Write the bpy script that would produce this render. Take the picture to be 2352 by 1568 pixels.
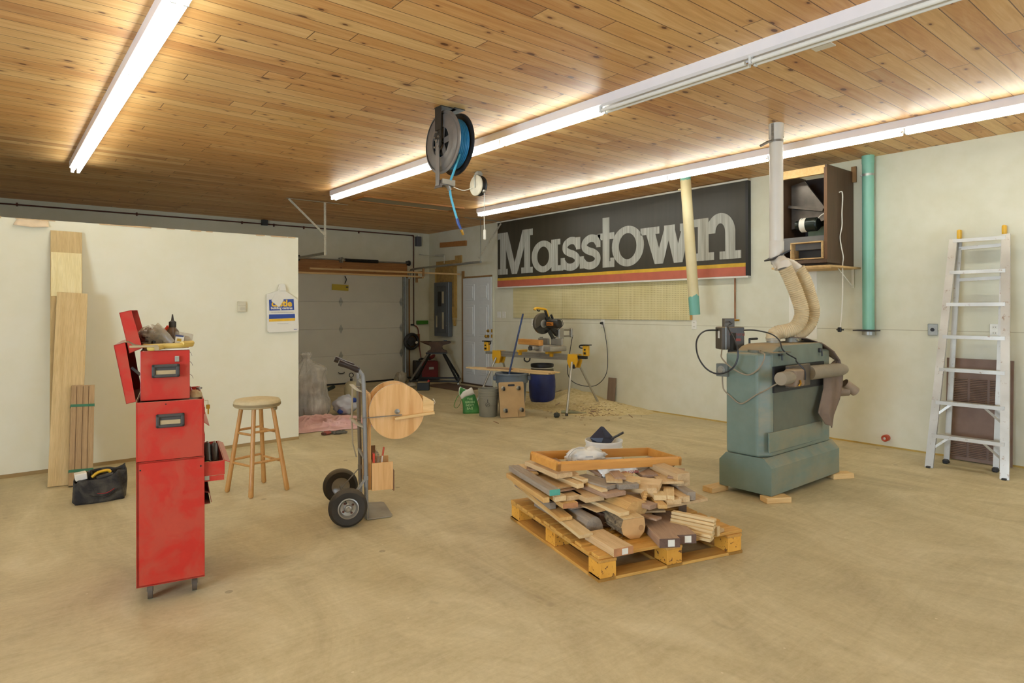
import bpy, bmesh, math, random
from mathutils import Vector, Matrix, Euler
for _o in list(bpy.data.objects): bpy.data.objects.remove(_o)
S = bpy.context.scene
COL = S.collection
PI = math.pi
# ---------------------------------------------------------------- camera, light, exposure
CAMH = 1.4496
camd = bpy.data.cameras.new('camera'); cam = bpy.data.objects.new('camera', camd); COL.objects.link(cam)
camd.sensor_width = 36; camd.lens = 36*1462.1/2352; camd.shift_y = -(784-709.7)/2352; camd.clip_start = .05
yaw = math.radians(39.3412); roll = math.radians(-0.1495)
F = Vector((math.sin(yaw), math.cos(yaw), 0)); R_ = Vector((math.cos(yaw), -math.sin(yaw), 0)); U_ = Vector((0, 0, 1))
R2 = R_*math.cos(roll)+U_*math.sin(roll); U2 = -R_*math.sin(roll)+U_*math.cos(roll)
cam.matrix_world = Matrix(((R2.x, U2.x, -F.x, 0), (R2.y, U2.y, -F.y, 0), (R2.z, U2.z, -F.z, CAMH), (0, 0, 0, 1)))
S.camera = cam
S.view_settings.view_transform = 'Standard'; S.view_settings.look = 'None'; S.view_settings.gamma = 1
S.view_settings.use_curve_mapping = False; S.view_settings.exposure = 0.0
S.cycles.use_denoising = True; S.cycles.max_bounces = 8; S.cycles.diffuse_bounces = 5; S.cycles.glossy_bounces = 3
S.cycles.transmission_bounces = 4; S.cycles.transparent_max_bounces = 8; S.cycles.sample_clamp_indirect = 6; S.cycles.caustics_reflective = False
S.cycles.caustics_refractive = False
W = bpy.data.worlds.new('daylight'); S.world = W; W.use_nodes = True
W.node_tree.nodes['Background'].inputs[0].default_value = (.62, .75, 1, 1)
W.node_tree.nodes['Background'].inputs[1].default_value = 1.0
TUBE_POWER = 19.0
TUBE_COLOR = (.96, 1.0, .92)
def daylight(name, loc, rot, sx, sy, power):
    l = bpy.data.lights.new(name, 'AREA'); l.shape = 'RECTANGLE'; l.size = sx; l.size_y = sy; l.energy = power; l.color = (.60, .77, 1)
    o = bpy.data.objects.new(name, l); COL.objects.link(o); o.location = loc; o.rotation_euler = rot
daylight('window_daylight', (-4.72, .9, 1.55), (0, -PI/2, 0), 1.5, 3.0, 470)
daylight('door_daylight', (4.0, -3.42, 1.2), (PI/2, 0, 0), 3.0, 2.2, 90)

# ---------------------------------------------------------------- materials
def lin(c):
    if isinstance(c, str): c = [int(c[i:i+2], 16)/255 for i in (0, 2, 4)]
    return tuple((x/12.92 if x <= .04045 else ((x+.055)/1.055)**2.4) for x in c) + (1,)
MATS = {}
class NT:
    def __init__(s, name):
        s.m = bpy.data.materials.new(name); s.m.use_nodes = True; s.t = s.m.node_tree; s.N = s.t.nodes; s.L = s.t.links
        s.b = s.N['Principled BSDF']
    def n(s, typ, **kw):
        nd = s.N.new(typ)
        for k, v in kw.items():
            if k.startswith('i_'):
                key = k[2:]; key = int(key) if key.isdigit() else key.replace('_', ' ')
                nd.inputs[key].default_value = v
            else: setattr(nd, k, v)
        return nd
    def l(s, a, b): s.L.new(a, b)
    def coord(s, kind='Object', scale=(1, 1, 1), rnd=True):
        tc = s.n('ShaderNodeTexCoord'); mp = s.n('ShaderNodeMapping'); mp.inputs['Scale'].default_value = scale
        if rnd:
            oi = s.n('ShaderNodeObjectInfo'); ml = s.n('ShaderNodeMath', operation='MULTIPLY'); ml.inputs[1].default_value = 37.0
            s.l(oi.outputs['Random'], ml.inputs[0]); cb = s.n('ShaderNodeCombineXYZ')
            for i in range(3): s.l(ml.outputs[0], cb.inputs[i])
            s.l(cb.outputs[0], mp.inputs['Location'])
        s.l(tc.outputs[kind], mp.inputs['Vector']); return mp.outputs[0]
    def noise(s, vec, scale, detail=3, rough=.55, dist=0):
        nd = s.n('ShaderNodeTexNoise'); nd.inputs['Scale'].default_value = scale; nd.inputs['Detail'].default_value = detail
        nd.inputs['Roughness'].default_value = rough; nd.inputs['Distortion'].default_value = dist; s.l(vec, nd.inputs['Vector']); return nd.outputs[0]
    def ramp(s, fac, stops):
        r = s.n('ShaderNodeValToRGB'); e = r.color_ramp.elements
        while len(e) < len(stops): e.new(.5)
        for i, (p, c) in enumerate(stops): e[i].position = p; e[i].color = c if len(c) == 4 else (*c, 1)
        s.l(fac, r.inputs[0]); return r.outputs[0]
    def mix(s, fac, a, b, bt='MIX'):
        m = s.n('ShaderNodeMix', data_type='RGBA', blend_type=bt)
        if isinstance(fac, (int, float)): m.inputs[0].default_value = fac
        else: s.l(fac, m.inputs[0])
        for sock, v in ((m.inputs[6], a), (m.inputs[7], b)):
            if isinstance(v, tuple): sock.default_value = v
            else: s.l(v, sock)
        return m.outputs[2]
    def math(s, op, a, b=None):
        m = s.n('ShaderNodeMath', operation=op)
        for i, v in enumerate((a, b)):
            if v is None: continue
            if isinstance(v, (int, float)): m.inputs[i].default_value = v
            else: s.l(v, m.inputs[i])
        return m.outputs[0]
    def bump(s, h, st, d=.002):
        b = s.n('ShaderNodeBump'); b.inputs['Strength'].default_value = st; b.inputs['Distance'].default_value = d
        s.l(h, b.inputs['Height']); s.l(b.outputs[0], s.b.inputs['Normal'])
    def set(s, col=None, rough=None, metal=None, spec=None):
        if col is not None:
            if isinstance(col, tuple): s.b.inputs['Base Color'].default_value = col
            else: s.l(col, s.b.inputs['Base Color'])
        if rough is not None:
            if isinstance(rough, (int, float)): s.b.inputs['Roughness'].default_value = rough
            else: s.l(rough, s.b.inputs['Roughness'])
        if metal is not None: s.b.inputs['Metallic'].default_value = metal
        if spec is not None: s.b.inputs['Specular IOR Level'].default_value = spec
def mat(name, col, rough=.55, metal=0, var=.12, scale=9, bump=0, dust=0, dustcol='b9a47c', spec=.5, dscale=3):
    """painted / plastic / metal surface with gentle mottling and settled sawdust on upward faces"""
    if name in MATS: return MATS[name]
    t = NT(name); c = lin(col); v = t.coord()
    n = t.noise(v, scale, 4)
    dk = tuple(x*(1-var) for x in c[:3])+(1,); lt = tuple(min(1, x*(1+var)) for x in c[:3])+(1,)
    out = t.ramp(n, [(.3, dk), (.7, lt)])
    if dust:
        g = t.n('ShaderNodeNewGeometry'); sp = t.n('ShaderNodeSeparateXYZ'); t.l(g.outputs['Normal'], sp.inputs[0])
        up = t.ramp(sp.outputs[2], [(.35, (.18, .18, .18, 1)), (.9, (1, 1, 1, 1))])
        pt = t.ramp(t.noise(v, dscale, 5, .6), [(.3, (.3, .3, .3, 1)), (.62, (1, 1, 1, 1))])
        f = t.math('MULTIPLY', t.math('MULTIPLY', up, pt), dust)
        out = t.mix(f, out, lin(dustcol)); t.set(rough=t.math('ADD', t.math('MULTIPLY', f, .5), rough))
    else: t.set(rough=rough)
    t.set(col=out, metal=metal, spec=spec)
    if bump: t.bump(t.noise(v, scale*6, 3), bump)
    MATS[name] = t.m; return t.m
def wood(name, c1, c2, rough=.6, grain=1.0, tint=.25, ring=None, axis=0, knots=0):
    """board wood: grain runs along the object's local X (axis 0), Y or Z"""
    if name in MATS: return MATS[name]
    t = NT(name); sc = [22, 22, 22]; sc[axis] = 1.3
    v = t.coord(scale=tuple(sc)); n = t.noise(v, 1.6*grain, 6, .62, .6)
    a, b = lin(c1), lin(c2)
    col = t.ramp(n, [(.32, a), (.68, b)])
    fine = t.noise(v, 9*grain, 2); col = t.mix(.22, col, t.ramp(fine, [(.35, tuple(x*.6 for x in a[:3])+(1,)), (.6, b)]))
    v2 = t.coord(); bl = t.noise(v2, 2.2, 3)
    col = t.mix(t.math('MULTIPLY', bl, tint*1.2), col, tuple(x*.55 for x in a[:3])+(1,))
    oi = t.n('ShaderNodeObjectInfo'); hs = t.n('ShaderNodeHueSaturation')
    t.l(t.math('ADD', t.math('MULTIPLY', oi.outputs['Random'], tint), 1-tint*.5), hs.inputs['Value']); t.l(col, hs.inputs['Color'])
    out = hs.outputs[0]
    if knots:
        sk = [9, 9, 9]; sk[axis] = 3
        vo = t.n('ShaderNodeTexVoronoi'); vo.inputs['Scale'].default_value = knots; t.l(t.coord(scale=tuple(sk)), vo.inputs['Vector'])
        k = t.ramp(vo.outputs['Distance'], [(.06, (1, 1, 1, 1)), (.12, (0, 0, 0, 1))]); out = t.mix(k, out, tuple(x*.3 for x in a[:3])+(1,))
    t.set(col=out, rough=rough); t.bump(n, .15)
    MATS[name] = t.m; return t.m

# ---------------------------------------------------------------- mesh builder
def rotm(r):
    if r is None: return Matrix.Identity(4)
    if isinstance(r, Matrix): return r.to_4x4()
    if isinstance(r, (int, float)): return Matrix.Rotation(math.radians(r), 4, 'Z')
    return Euler([math.radians(x) for x in r]).to_matrix().to_4x4()
def frame(d, up=(0, 0, 1)):
    """matrix whose local Z runs along d"""
    z = Vector(d).normalized(); u = Vector(up)
    if abs(z.dot(u)) > .98: u = Vector((1, 0, 0))
    x = u.cross(z).normalized(); y = z.cross(x)
    return Matrix(((x.x, y.x, z.x, 0), (x.y, y.y, z.y, 0), (x.z, y.z, z.z, 0), (0, 0, 0, 1)))
class MB:
    def __init__(s): s.bm = bmesh.new(); s.M = Matrix.Identity(4)
    def _face(s, vs, m=0):
        try: f = s.bm.faces.new(vs); f.material_index = m; return f
        except ValueError: return None
    def box(s, c, d, r=None, m=0, bev=0, seg=1, taper=None):
        M = s.M @ Matrix.Translation(c) @ rotm(r); hx, hy, hz = d[0]/2, d[1]/2, d[2]/2; tp = taper or 1
        vs = [s.bm.verts.new(M @ Vector((x*hx*(tp if z > 0 else 1), y*hy*(tp if z > 0 else 1), z*hz))) for x, y, z in
              ((-1, -1, -1), (1, -1, -1), (1, 1, -1), (-1, 1, -1), (-1, -1, 1), (1, -1, 1), (1, 1, 1), (-1, 1, 1))]
        fs = [s._face([vs[i] for i in q], m) for q in ((3, 2, 1, 0), (4, 5, 6, 7), (0, 1, 5, 4), (1, 2, 6, 5), (2, 3, 7, 6), (3, 0, 4, 7))]
        if bev:
            es = list({e for f in fs for e in f.edges})
            bmesh.ops.bevel(s.bm, geom=es, offset=bev, segments=seg, affect='EDGES', profile=.5, material=-1)
        return s
    def cyl(s, a, b, r1, r2=None, n=16, m=0, cap=True):
        a, b = Vector(a), Vector(b); r2 = r1 if r2 is None else r2; Fm = frame(b-a)
        rings = []
        for p, r in ((a, r1), (b, r2)):
            rings.append([s.bm.verts.new(s.M @ (p + (Fm @ Vector((math.cos(2*PI*i/n)*r, math.sin(2*PI*i/n)*r, 0))))) for i in range(n)])
        for i in range(n): s._face([rings[0][i], rings[0][(i+1) % n], rings[1][(i+1) % n], rings[1][i]], m)
        if cap: s._face(rings[0][::-1], m); s._face(rings[1], m)
        return s
    def tube(s, pts, r, n=8, m=0, cap=True, smooth=0, closed=False, rip=None, flat=None):
        P = [Vector(p) for p in pts]
        if smooth: P = spline(P, smooth)
        rings = []; up = None; K = len(P)
        for i, p in enumerate(P):
            d = (P[min(i+1, K-1)]-P[max(i-1, 0)])
            if d.length < 1e-9: d = Vector((0, 0, 1))
            d.normalize()
            if up is None: up = Vector((0, 0, 1)) if abs(d.z) < .9 else Vector((1, 0, 0))
            x = up.cross(d)
            if x.length < 1e-4: x = Vector((1, 0, 0)).cross(d)
            x.normalize(); y = d.cross(x); up = y
            rr = r(i/(K-1)) if callable(r) else r
            if rip and i % 2: rr *= rip
            fx, fy = flat or (1, 1)
            rings.append([s.bm.verts.new(s.M @ (p + x*math.cos(2*PI*j/n)*rr*fx + y*math.sin(2*PI*j/n)*rr*fy)) for j in range(n)])
        for i in range(K-1):
            for j in range(n): s._face([rings[i][j], rings[i][(j+1) % n], rings[i+1][(j+1) % n], rings[i+1][j]], m)
        if cap: s._face(rings[0][::-1], m); s._face(rings[-1], m)
        return s
    def lathe(s, prof, n=28, m=0, M=None, cap=True, ang=2*PI):
        M = s.M @ (M or Matrix.Identity(4)); rings = []; full = abs(ang-2*PI) < 1e-6; k = n if full else n+1
        for r, z in prof: rings.append([s.bm.verts.new(M @ Vector((r*math.cos(ang*i/n), r*math.sin(ang*i/n), z))) for i in range(k)])
        for a in range(len(prof)-1):
            for i in range(n if not full else n):
                j = (i+1) % k
                s._face([rings[a][i], rings[a][j], rings[a+1][j], rings[a+1][i]], m)
        if cap:
            if prof[0][0] > 1e-5: s._face(rings[0][::-1], m)
            if prof[-1][0] > 1e-5: s._face(rings[-1], m)
        return s
    def prism(s, poly, h, M=None, m=0, z0=0):
        """2-D outline in local XY, pushed along local Z from z0 by h"""
        M = s.M @ (M or Matrix.Identity(4)); A = [s.bm.verts.new(M @ Vector((x, y, z0))) for x, y in poly]
        B = [s.bm.verts.new(M @ Vector((x, y, z0+h))) for x, y in poly]; n = len(poly)
        s._face(A[::-1], m); s._face(B, m)
        for i in range(n): s._face([A[i], A[(i+1) % n], B[(i+1) % n], B[i]], m)
        return s
    def surf(s, fn, nu, nv, m=0, thick=0, wrap=False):
        g = [[s.bm.verts.new(s.M @ Vector(fn(i/nu, j/nv))) for j in range(nv if wrap else nv+1)] for i in range(nu+1)]
        for i in range(nu):
            for j in range(nv):
                k = (j+1) % nv if wrap else j+1
                s._face([g[i][j], g[i+1][j], g[i+1][k], g[i][k]], m)
        return s
    def blob(s, c, r, n=14, seed=0, amp=.15, freq=2.5, m=0, squash=None, flatz=None):
        from mathutils import noise
        rg = []; c = Vector(c); r = Vector(r) if not isinstance(r, (int, float)) else Vector((r, r, r)); off = Vector((seed*3.7, seed*1.3, seed*2.1))
        top = s.bm.verts.new; rows = []
        for i in range(n+1):
            th = PI*i/n; row = []
            for j in range(2*n if 0 < i < n else 1):
                ph = PI*j/n; d = Vector((math.sin(th)*math.cos(ph), math.sin(th)*math.sin(ph), math.cos(th)))
                k = 1+amp*noise.noise(d*freq+off)+amp*.6*abs(noise.noise(d*freq*2.7+off))
                p = c+Vector((d.x*r.x*k, d.y*r.y*k, d.z*r.z*k))
                if flatz is not None and p.z < flatz: p.z = flatz+(p.z-flatz)*.02
                row.append(s.bm.verts.new(s.M @ p))
            rows.append(row)
        for i in range(n):
            a, b = rows[i], rows[i+1]; K = 2*n
            for j in range(K):
                q = [a[j % len(a)], b[j % len(b)], b[(j+1) % len(b)], a[(j+1) % len(a)]]
                q2 = []
                for v in q:
                    if v not in q2: q2.append(v)
                s._face(q2, m)
        return s
    def build(s, name, mats, parent=None, loc=None, rot=None, smooth=35, solid=0, sub=0, label=None):
        bmesh.ops.recalc_face_normals(s.bm, faces=s.bm.faces)
        me = bpy.data.meshes.new(name); s.bm.to_mesh(me); s.bm.free()
        if smooth:
            me.polygons.foreach_set('use_smooth', [True]*len(me.polygons)); me.set_sharp_from_angle(angle=math.radians(smooth))
        for mt in (mats if isinstance(mats, (list, tuple)) else [mats]): me.materials.append(mt)
        o = bpy.data.objects.new(name, me); COL.objects.link(o)
        if parent is not None: o.parent = parent
        if loc is not None: o.location = loc
        if rot is not None: o.rotation_euler = [math.radians(x) for x in (rot if isinstance(rot, (tuple, list)) else (0, 0, rot))]
        if solid: md = o.modifiers.new('thickness', 'SOLIDIFY'); md.thickness = solid; md.offset = 0
        if sub: md = o.modifiers.new('smooth', 'SUBSURF'); md.levels = md.render_levels = sub
        if label: o['label'] = label
        return o
def spline(P, k):
    P = [Vector(p) for p in P]; Q = []
    for i in range(len(P)-1):
        p0, p1, p2, p3 = P[max(i-1, 0)], P[i], P[i+1], P[min(i+2, len(P)-1)]
        for j in range(k):
            t = j/k; Q.append(.5*((2*p1)+(p2-p0)*t+(2*p0-5*p1+4*p2-p3)*t*t+(3*p1-p0-3*p2+p3)*t**3))
    Q.append(P[-1]); return Q
def thing(name, label, cat, loc=(0, 0, 0), rot=0, group=None):
    o = bpy.data.objects.new(name, None); COL.objects.link(o); o.location = loc; o.empty_display_size = .1
    o.rotation_euler = [math.radians(x) for x in (rot if isinstance(rot, (tuple, list)) else (0, 0, rot))]
    return tag(o, label, cat, group)
def tag(o, label, cat, group=None, kind=None):
    o['label'] = label; o['category'] = cat
    if group: o['group'] = group
    if kind: o['kind'] = kind
    return o
def attach(o, par):
    o.parent = par; o.matrix_parent_inverse = Matrix.LocRotScale(par.location, par.rotation_euler, None).inverted(); return o
def struct(o): o['kind'] = 'structure'; return o
def dup(root, loc=None, rot=None, label=None):
    r = root.copy(); COL.objects.link(r)
    if loc is not None: r.location = loc
    if rot is not None: r.rotation_euler = [math.radians(x) for x in (rot if isinstance(rot, (tuple, list)) else (0, 0, rot))]
    if label: r['label'] = label
    for ch in list(root.children):
        c = ch.copy(); COL.objects.link(c); c.parent = r
        for g in ch.children:
            d = g.copy(); COL.objects.link(d); d.parent = c
    return r
def text(name, body, size, M, material, parent, extrude=.001, bold=0, align='CENTER', sx=1, shear=0, label=None):
    """lettering as a mesh; M places local XY (reading direction X, up Y)"""
    cu = bpy.data.curves.new(name, 'FONT'); cu.body = body; cu.size = size; cu.extrude = extrude; cu.offset = bold; cu.align_x = align
    cu.shear = shear; cu.resolution_u = 3; cu.materials.append(material)
    o = bpy.data.objects.new(name, cu); COL.objects.link(o); dg = bpy.context.evaluated_depsgraph_get()
    me = bpy.data.meshes.new_from_object(o.evaluated_get(dg)); COL.objects.unlink(o); bpy.data.objects.remove(o)
    me.transform(M @ Matrix.Diagonal((sx, 1, 1, 1))); me.materials.clear(); me.materials.append(material)
    q = bpy.data.objects.new(name, me); COL.objects.link(q); q.parent = parent
    if label: q['label'] = label
    return q
RW = 7.226      # right wall plane (x)
BW = 11.592     # back wall plane (y)
CZ = 3.05       # ceiling height
PW = 7.034      # partition face (y)
WALLM = Matrix(((0, 0, -1, 0), (-1, 0, 0, 0), (0, 1, 0, 0), (0, 0, 0, 1)))   # text on the right wall: X -> -y, Y -> z, Z -> -x (into room)
FACEM = Matrix(((1, 0, 0, 0), (0, 0, -1, 0), (0, 1, 0, 0), (0, 0, 0, 1)))    # text facing -y: X -> x, Y -> z, Z -> -y
# ================================================================ setting
def wall_mat(name, c1, c2, seams=None):
    t = NT(name); v = t.coord(rnd=False)
    n = t.noise(v, .9, 5, .6); n2 = t.noise(v, 5, 4, .6)
    col = t.ramp(n, [(.3, lin(c1)), (.7, lin(c2))]); col = t.mix(.16, col, t.ramp(n2, [(.35, lin(c1)), (.65, (.85, .83, .74, 1))]))
    sp = t.n('ShaderNodeSeparateXYZ'); t.l(t.n('ShaderNodeTexCoord').outputs['Object'], sp.inputs[0])
    if seams:
        z = sp.outputs[2]
        d = t.math('ABSOLUTE', t.math('SUBTRACT', z, seams)); k = t.math('LESS_THAN', d, .0035)
        col = t.mix(t.math('MULTIPLY', k, .55), col, lin('8d8163'))
    # scuffs low down
    sc = t.ramp(t.noise(t.coord(scale=(1, 1, 3), rnd=False), 7, 5, .7), [(.66, (0, 0, 0, 1)), (.74, (1, 1, 1, 1))])
    lo = t.math('LESS_THAN', sp.outputs[2], .5); col = t.mix(t.math('MULTIPLY', t.math('MULTIPLY', sc, lo), .12), col, lin('9a7f58'))
    t.set(col=col, rough=.75, spec=.3); t.bump(t.noise(v, 60, 3), .05); return t.m
M_wall = wall_mat('painted_board_wall', 'cfcbb0', 'd6d3bb', 1.225)
M_wall2 = wall_mat('partition_paint', 'dfdabd', 'e6e2c9')
def slab(name, c, d, m): return struct(MB().box(c, d).build(name, m, smooth=0))
# concrete floor
t = NT('dusty_concrete'); v = t.coord(rnd=False)
big = t.noise(v, .55, 5, .6, .4); med = t.noise(t.coord(scale=(1, .45, 1), rnd=False), 2.0, 7, .68, 1.6); fine = t.noise(v, 38, 4, .7)
col = t.ramp(big, [(.28, lin('a4966f')), (.5, lin('b9ab82')), (.72, lin('c9bc95'))])
col = t.mix(.45, col, t.ramp(med, [(.34, lin('93825f')), (.47, lin('b6a67c')), (.56, lin('ccbd93')), (.68, lin('e4d8b2'))]))
swp = t.noise(t.coord(scale=(.55, 3.2, 1), rnd=False), 3.0, 5, .7, 2.2); col = t.mix(.11, col, t.ramp(swp, [(.36, lin('8c7a57')), (.64, lin('ece0bb'))]))
col = t.mix(.14, col, t.ramp(fine, [(.35, lin('a08f6c')), (.65, lin('ddd0a8'))]))
st = t.ramp(t.noise(t.coord(scale=(1, .5, 1), rnd=False), 5.5, 3, .5), [(.70, (0, 0, 0, 1)), (.76, (1, 1, 1, 1))])
col = t.mix(t.math('MULTIPLY', st, .4), col, lin('8a7a60'))
vo = t.n('ShaderNodeTexVoronoi', voronoi_dimensions='2D'); vo.inputs['Scale'].default_value = 2.6; t.l(v, vo.inputs['Vector'])
sp = t.n('ShaderNodeSeparateColor'); t.l(vo.outputs['Color'], sp.inputs[0])
spk = t.math('MULTIPLY', t.math('LESS_THAN', vo.outputs['Distance'], .014), t.math('GREATER_THAN', sp.outputs[0], .72)); col = t.mix(t.math('MULTIPLY', spk, .6), col, lin('ded2b4'))
spk2 = t.math('MULTIPLY', t.math('LESS_THAN', vo.outputs['Distance'], .05), t.math('GREATER_THAN', sp.outputs[1], .93)); col = t.mix(t.math('MULTIPLY', spk2, .5), col, lin('75634b'))
t.set(col=col, rough=t.ramp(big, [(.3, (.42, .42, .42, 1)), (.7, (.62, .62, .62, 1))]), spec=.35); t.bump(fine, .04); M_floor = t.m
slab('floor', (1.3, 4.2, -.06), (11.9, 14.9, .12), M_floor)
# knotty pine ceiling, boards run along x
t = NT('varnished_knotty_pine'); v = t.coord(rnd=False)
br = t.n('ShaderNodeTexBrick'); br.offset = .37; br.offset_frequency = 3; br.squash = .72; br.squash_frequency = 2
br.inputs['Scale'].default_value = 1; br.inputs['Mortar Size'].default_value = .0034; br.inputs['Mortar Smooth'].default_value = .3
br.inputs['Brick Width'].default_value = 2.3; br.inputs['Row Height'].default_value = .1315
br.inputs['Color1'].default_value = (0, 0, 0, 1); br.inputs['Color2'].default_value = (1, 1, 1, 1); br.inputs['Mortar'].default_value = (.5, .5, .5, 1)
t.l(v, br.inputs['Vector'])
rnd = t.n('ShaderNodeSeparateColor'); t.l(br.outputs['Color'], rnd.inputs[0]); rv = rnd.outputs[0]
# shift grain per board so it does not run across joints
cb = t.n('ShaderNodeCombineXYZ'); t.l(t.math('MULTIPLY', rv, 61.0), cb.inputs[0]); t.l(t.math('MULTIPLY', rv, 23.0), cb.inputs[1])
va = t.n('ShaderNodeVectorMath', operation='ADD'); t.l(v, va.inputs[0]); t.l(cb.outputs[0], va.inputs[1])
mp = t.n('ShaderNodeMapping'); mp.inputs['Scale'].default_value = (.8, 11, 1); t.l(va.outputs[0], mp.inputs['Vector'])
g1 = t.noise(mp.outputs[0], 2.0, 6, .6, 1.2)
base = t.ramp(rv, [(0, lin('a56a3c')), (.12, lin('c48c50')), (.4, lin('d3a062')), (.62, lin('e6c488')), (.8, lin('d0975a')), (.93, lin('e0b673')), (1, lin('b07748'))])
col = t.mix(.42, base, t.ramp(g1, [(.3, lin('b47c44')), (.5, lin('d8aa6c')), (.7, lin('efcf97'))]))
mp2 = t.n('ShaderNodeMapping'); mp2.inputs['Scale'].default_value = (1.0, 1.9, 1); t.l(va.outputs[0], mp2.inputs['Vector'])
vo = t.n('ShaderNodeTexVoronoi', voronoi_dimensions='2D'); vo.inputs['Scale'].default_value = 3.4; t.l(mp2.outputs[0], vo.inputs['Vector'])
vc = t.n('ShaderNodeSeparateColor'); t.l(vo.outputs['Color'], vc.inputs[0])
sz = t.math('ADD', t.math('MULTIPLY', t.math('MULTIPLY', vc.outputs[0], vc.outputs[1]), .11), .03)
has = t.math('GREATER_THAN', vc.outputs[2], .35)
kn = t.math('MULTIPLY', t.ramp(t.math('DIVIDE', vo.outputs['Distance'], sz), [(.7, (1, 1, 1, 1)), (1.0, (0, 0, 0, 1))]), has)
halo = t.math('MULTIPLY', t.ramp(t.math('DIVIDE', vo.outputs['Distance'], sz), [(.25, (1, 1, 1, 1)), (1.0, (0, 0, 0, 1))]), has)
halo2 = t.math('MULTIPLY', t.ramp(t.math('DIVIDE', vo.outputs['Distance'], t.math('MULTIPLY', sz, 2.6)), [(.2, (1, 1, 1, 1)), (1.0, (0, 0, 0, 1))]), has)
col = t.mix(t.math('MULTIPLY', halo2, .65), col, lin('9c6232')); col = t.mix(t.math('MULTIPLY', kn, .85), col, lin('5c3620'))
col = t.mix(t.math('MULTIPLY', br.outputs['Fac'], .85), col, lin('5a3518'))
t.set(col=col, rough=.42, spec=.22); t.bump(t.math('SUBTRACT', 1.0, br.outputs['Fac']), .5, .003); M_ceil = t.m
slab('ceiling', (1.3, 4.2, CZ+.06), (11.9, 14.9, .12), M_ceil)
slab('wall_right', (RW+.08, 4.2, 1.525), (.16, 14.9, 3.05), M_wall)
# back wall with the garage-door opening
GX0, GX1, GZ = 3.85, 6.66, 2.24
w = MB(); w.box(((-4.65+GX0)/2, BW+.1, 1.525), (GX0+4.65, .2, 3.05)); w.box(((GX0+GX1)/2, BW+.1, (GZ+3.05)/2), (GX1-GX0, .2, 3.05-GZ)); w.box(((GX1+RW)/2, BW+.1, 1.525), (RW-GX1, .2, 3.05))
struct(w.build('wall_back', M_wall, smooth=0))
# partition: painted face with torn paper along its top edge
PZ = 2.256
w = MB(); w.box((-.95, PW+.06, PZ/2+.005), (7.24, .12, PZ-.01), m=0)
struct(w.build('wall_partition', M_wall2, smooth=0))
# left wall with a window, rear wall with an open bay
w = MB(); w.box((-4.6, -2.0, 1.525), (.16, 2.6, 3.05)); w.box((-4.6, 7.0, 1.525), (.16, 9.2, 3.05)); w.box((-4.6, .85, .4), (.16, 3.1, .8)); w.box((-4.6, .85, 2.675), (.16, 3.1, .75))
struct(w.build('wall_left', M_wall, smooth=0))
w = MB(); w.box((-1.1, -3.25, 1.525), (7.1, .16, 3.05)); w.box((6.4, -3.25, 1.525), (1.8, .16, 3.05)); w.box((3.98, -3.25, 2.7), (3.05, .16, .7))
struct(w.build('wall_rear', M_wall, smooth=0))
M_white = mat('white_trim_paint', 'dedccf', .4, var=.04)
w = MB()
for zz in (.82, 2.28): w.box((-4.6, .85, zz), (.1, 3.1, .05))
for yy in (-.68, .33, 1.37, 2.38): w.box((-4.6, yy, 1.55), (.1, .05, 1.5))
struct(w.build('window_1', M_white, smooth=0))
# slim base trims: unpainted sill strip of the partition and the sawdust-yellow foot of the walls
M_sill = wood('raw_sill_wood', '9c8152', 'b99c68', .8)
struct(MB().box((-.95, PW-.004, .016), (7.24, .008, .032)).build('baseboard_partition', M_sill, smooth=0))
struct(MB().box((RW-.004, 3.2, .008), (.008, 12.2, .016)).build('baseboard_right', mat('foot_of_wall_dust', 'b8994f', .9, var=.2), smooth=0))

# ================================================================ strip lights
M_tube = bpy.data.materials.new('lit_tube'); M_tube.use_nodes = True
b = M_tube.node_tree.nodes['Principled BSDF']; b.inputs['Base Color'].default_value = (1, 1, 1, 1)
b.inputs['Emission Color'].default_value = (*TUBE_COLOR, 1); b.inputs['Emission Strength'].default_value = TUBE_POWER
M_dead = mat('unlit_tube_glass', 'e6e4da', .2, var=.02)
M_enam = mat('white_enamel_channel', 'eeeaea', .28, var=.02)
M_clip = mat('lampholder_plastic', 'dcdcd6', .4, var=.05)
def strip(x, segs, off, label, y0=8.2):
    """a row of 4 ft twin tubes in one continuous channel, running toward -y from y0"""
    r = thing('strip_light', label, 'ceiling light', (x+.055, y0, CZ), 0, 'long fluorescent strip lights on the pine ceiling')
    L = segs*1.224+.02
    ch = MB(); ch.prism([(-.055, 0), (-.055, -.066), (-.03, -.078), (-.012, -.06), (.012, -.06), (.03, -.078), (.055, -.066), (.055, 0)], L,
                        Matrix(((1, 0, 0, 0), (0, 0, -1, 0), (0, 1, 0, 0), (0, 0, 0, 1))))
    ch.build('channel', M_enam, r, smooth=0)
    for k in range(segs):
        a, b2 = -.012-k*1.224, -(k+1)*1.224+.012
        for tx in (-.027, .027):
            tb = MB().cyl((tx, a-.012, -.103), (tx, b2+.012, -.103), .0135, n=12)
            dead = k in off
            tb.build('tube', M_dead if dead else M_tube, r, label='unlit tube' if dead else 'glowing tube')
    for k in range(segs+1):
        y = -.012-k*1.224; h = MB()
        for tx in (-.027, .027): h.box((tx, y, -.092), (.03, .016, .052), bev=.003)
        h.build('lampholder', M_clip, r)
    return r
strip(.66, 9, (), 'lit twin-tube fluorescent strip at the left, ending above the partition', 8.32)
strip(3.545, 9, (4, 5, 6, 7, 8), 'middle fluorescent strip, lit past the hose reel and dark near the camera', 8.2)
strip(5.995, 9, (), 'lit fluorescent strip nearest the sign wall', 8.2)
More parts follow.
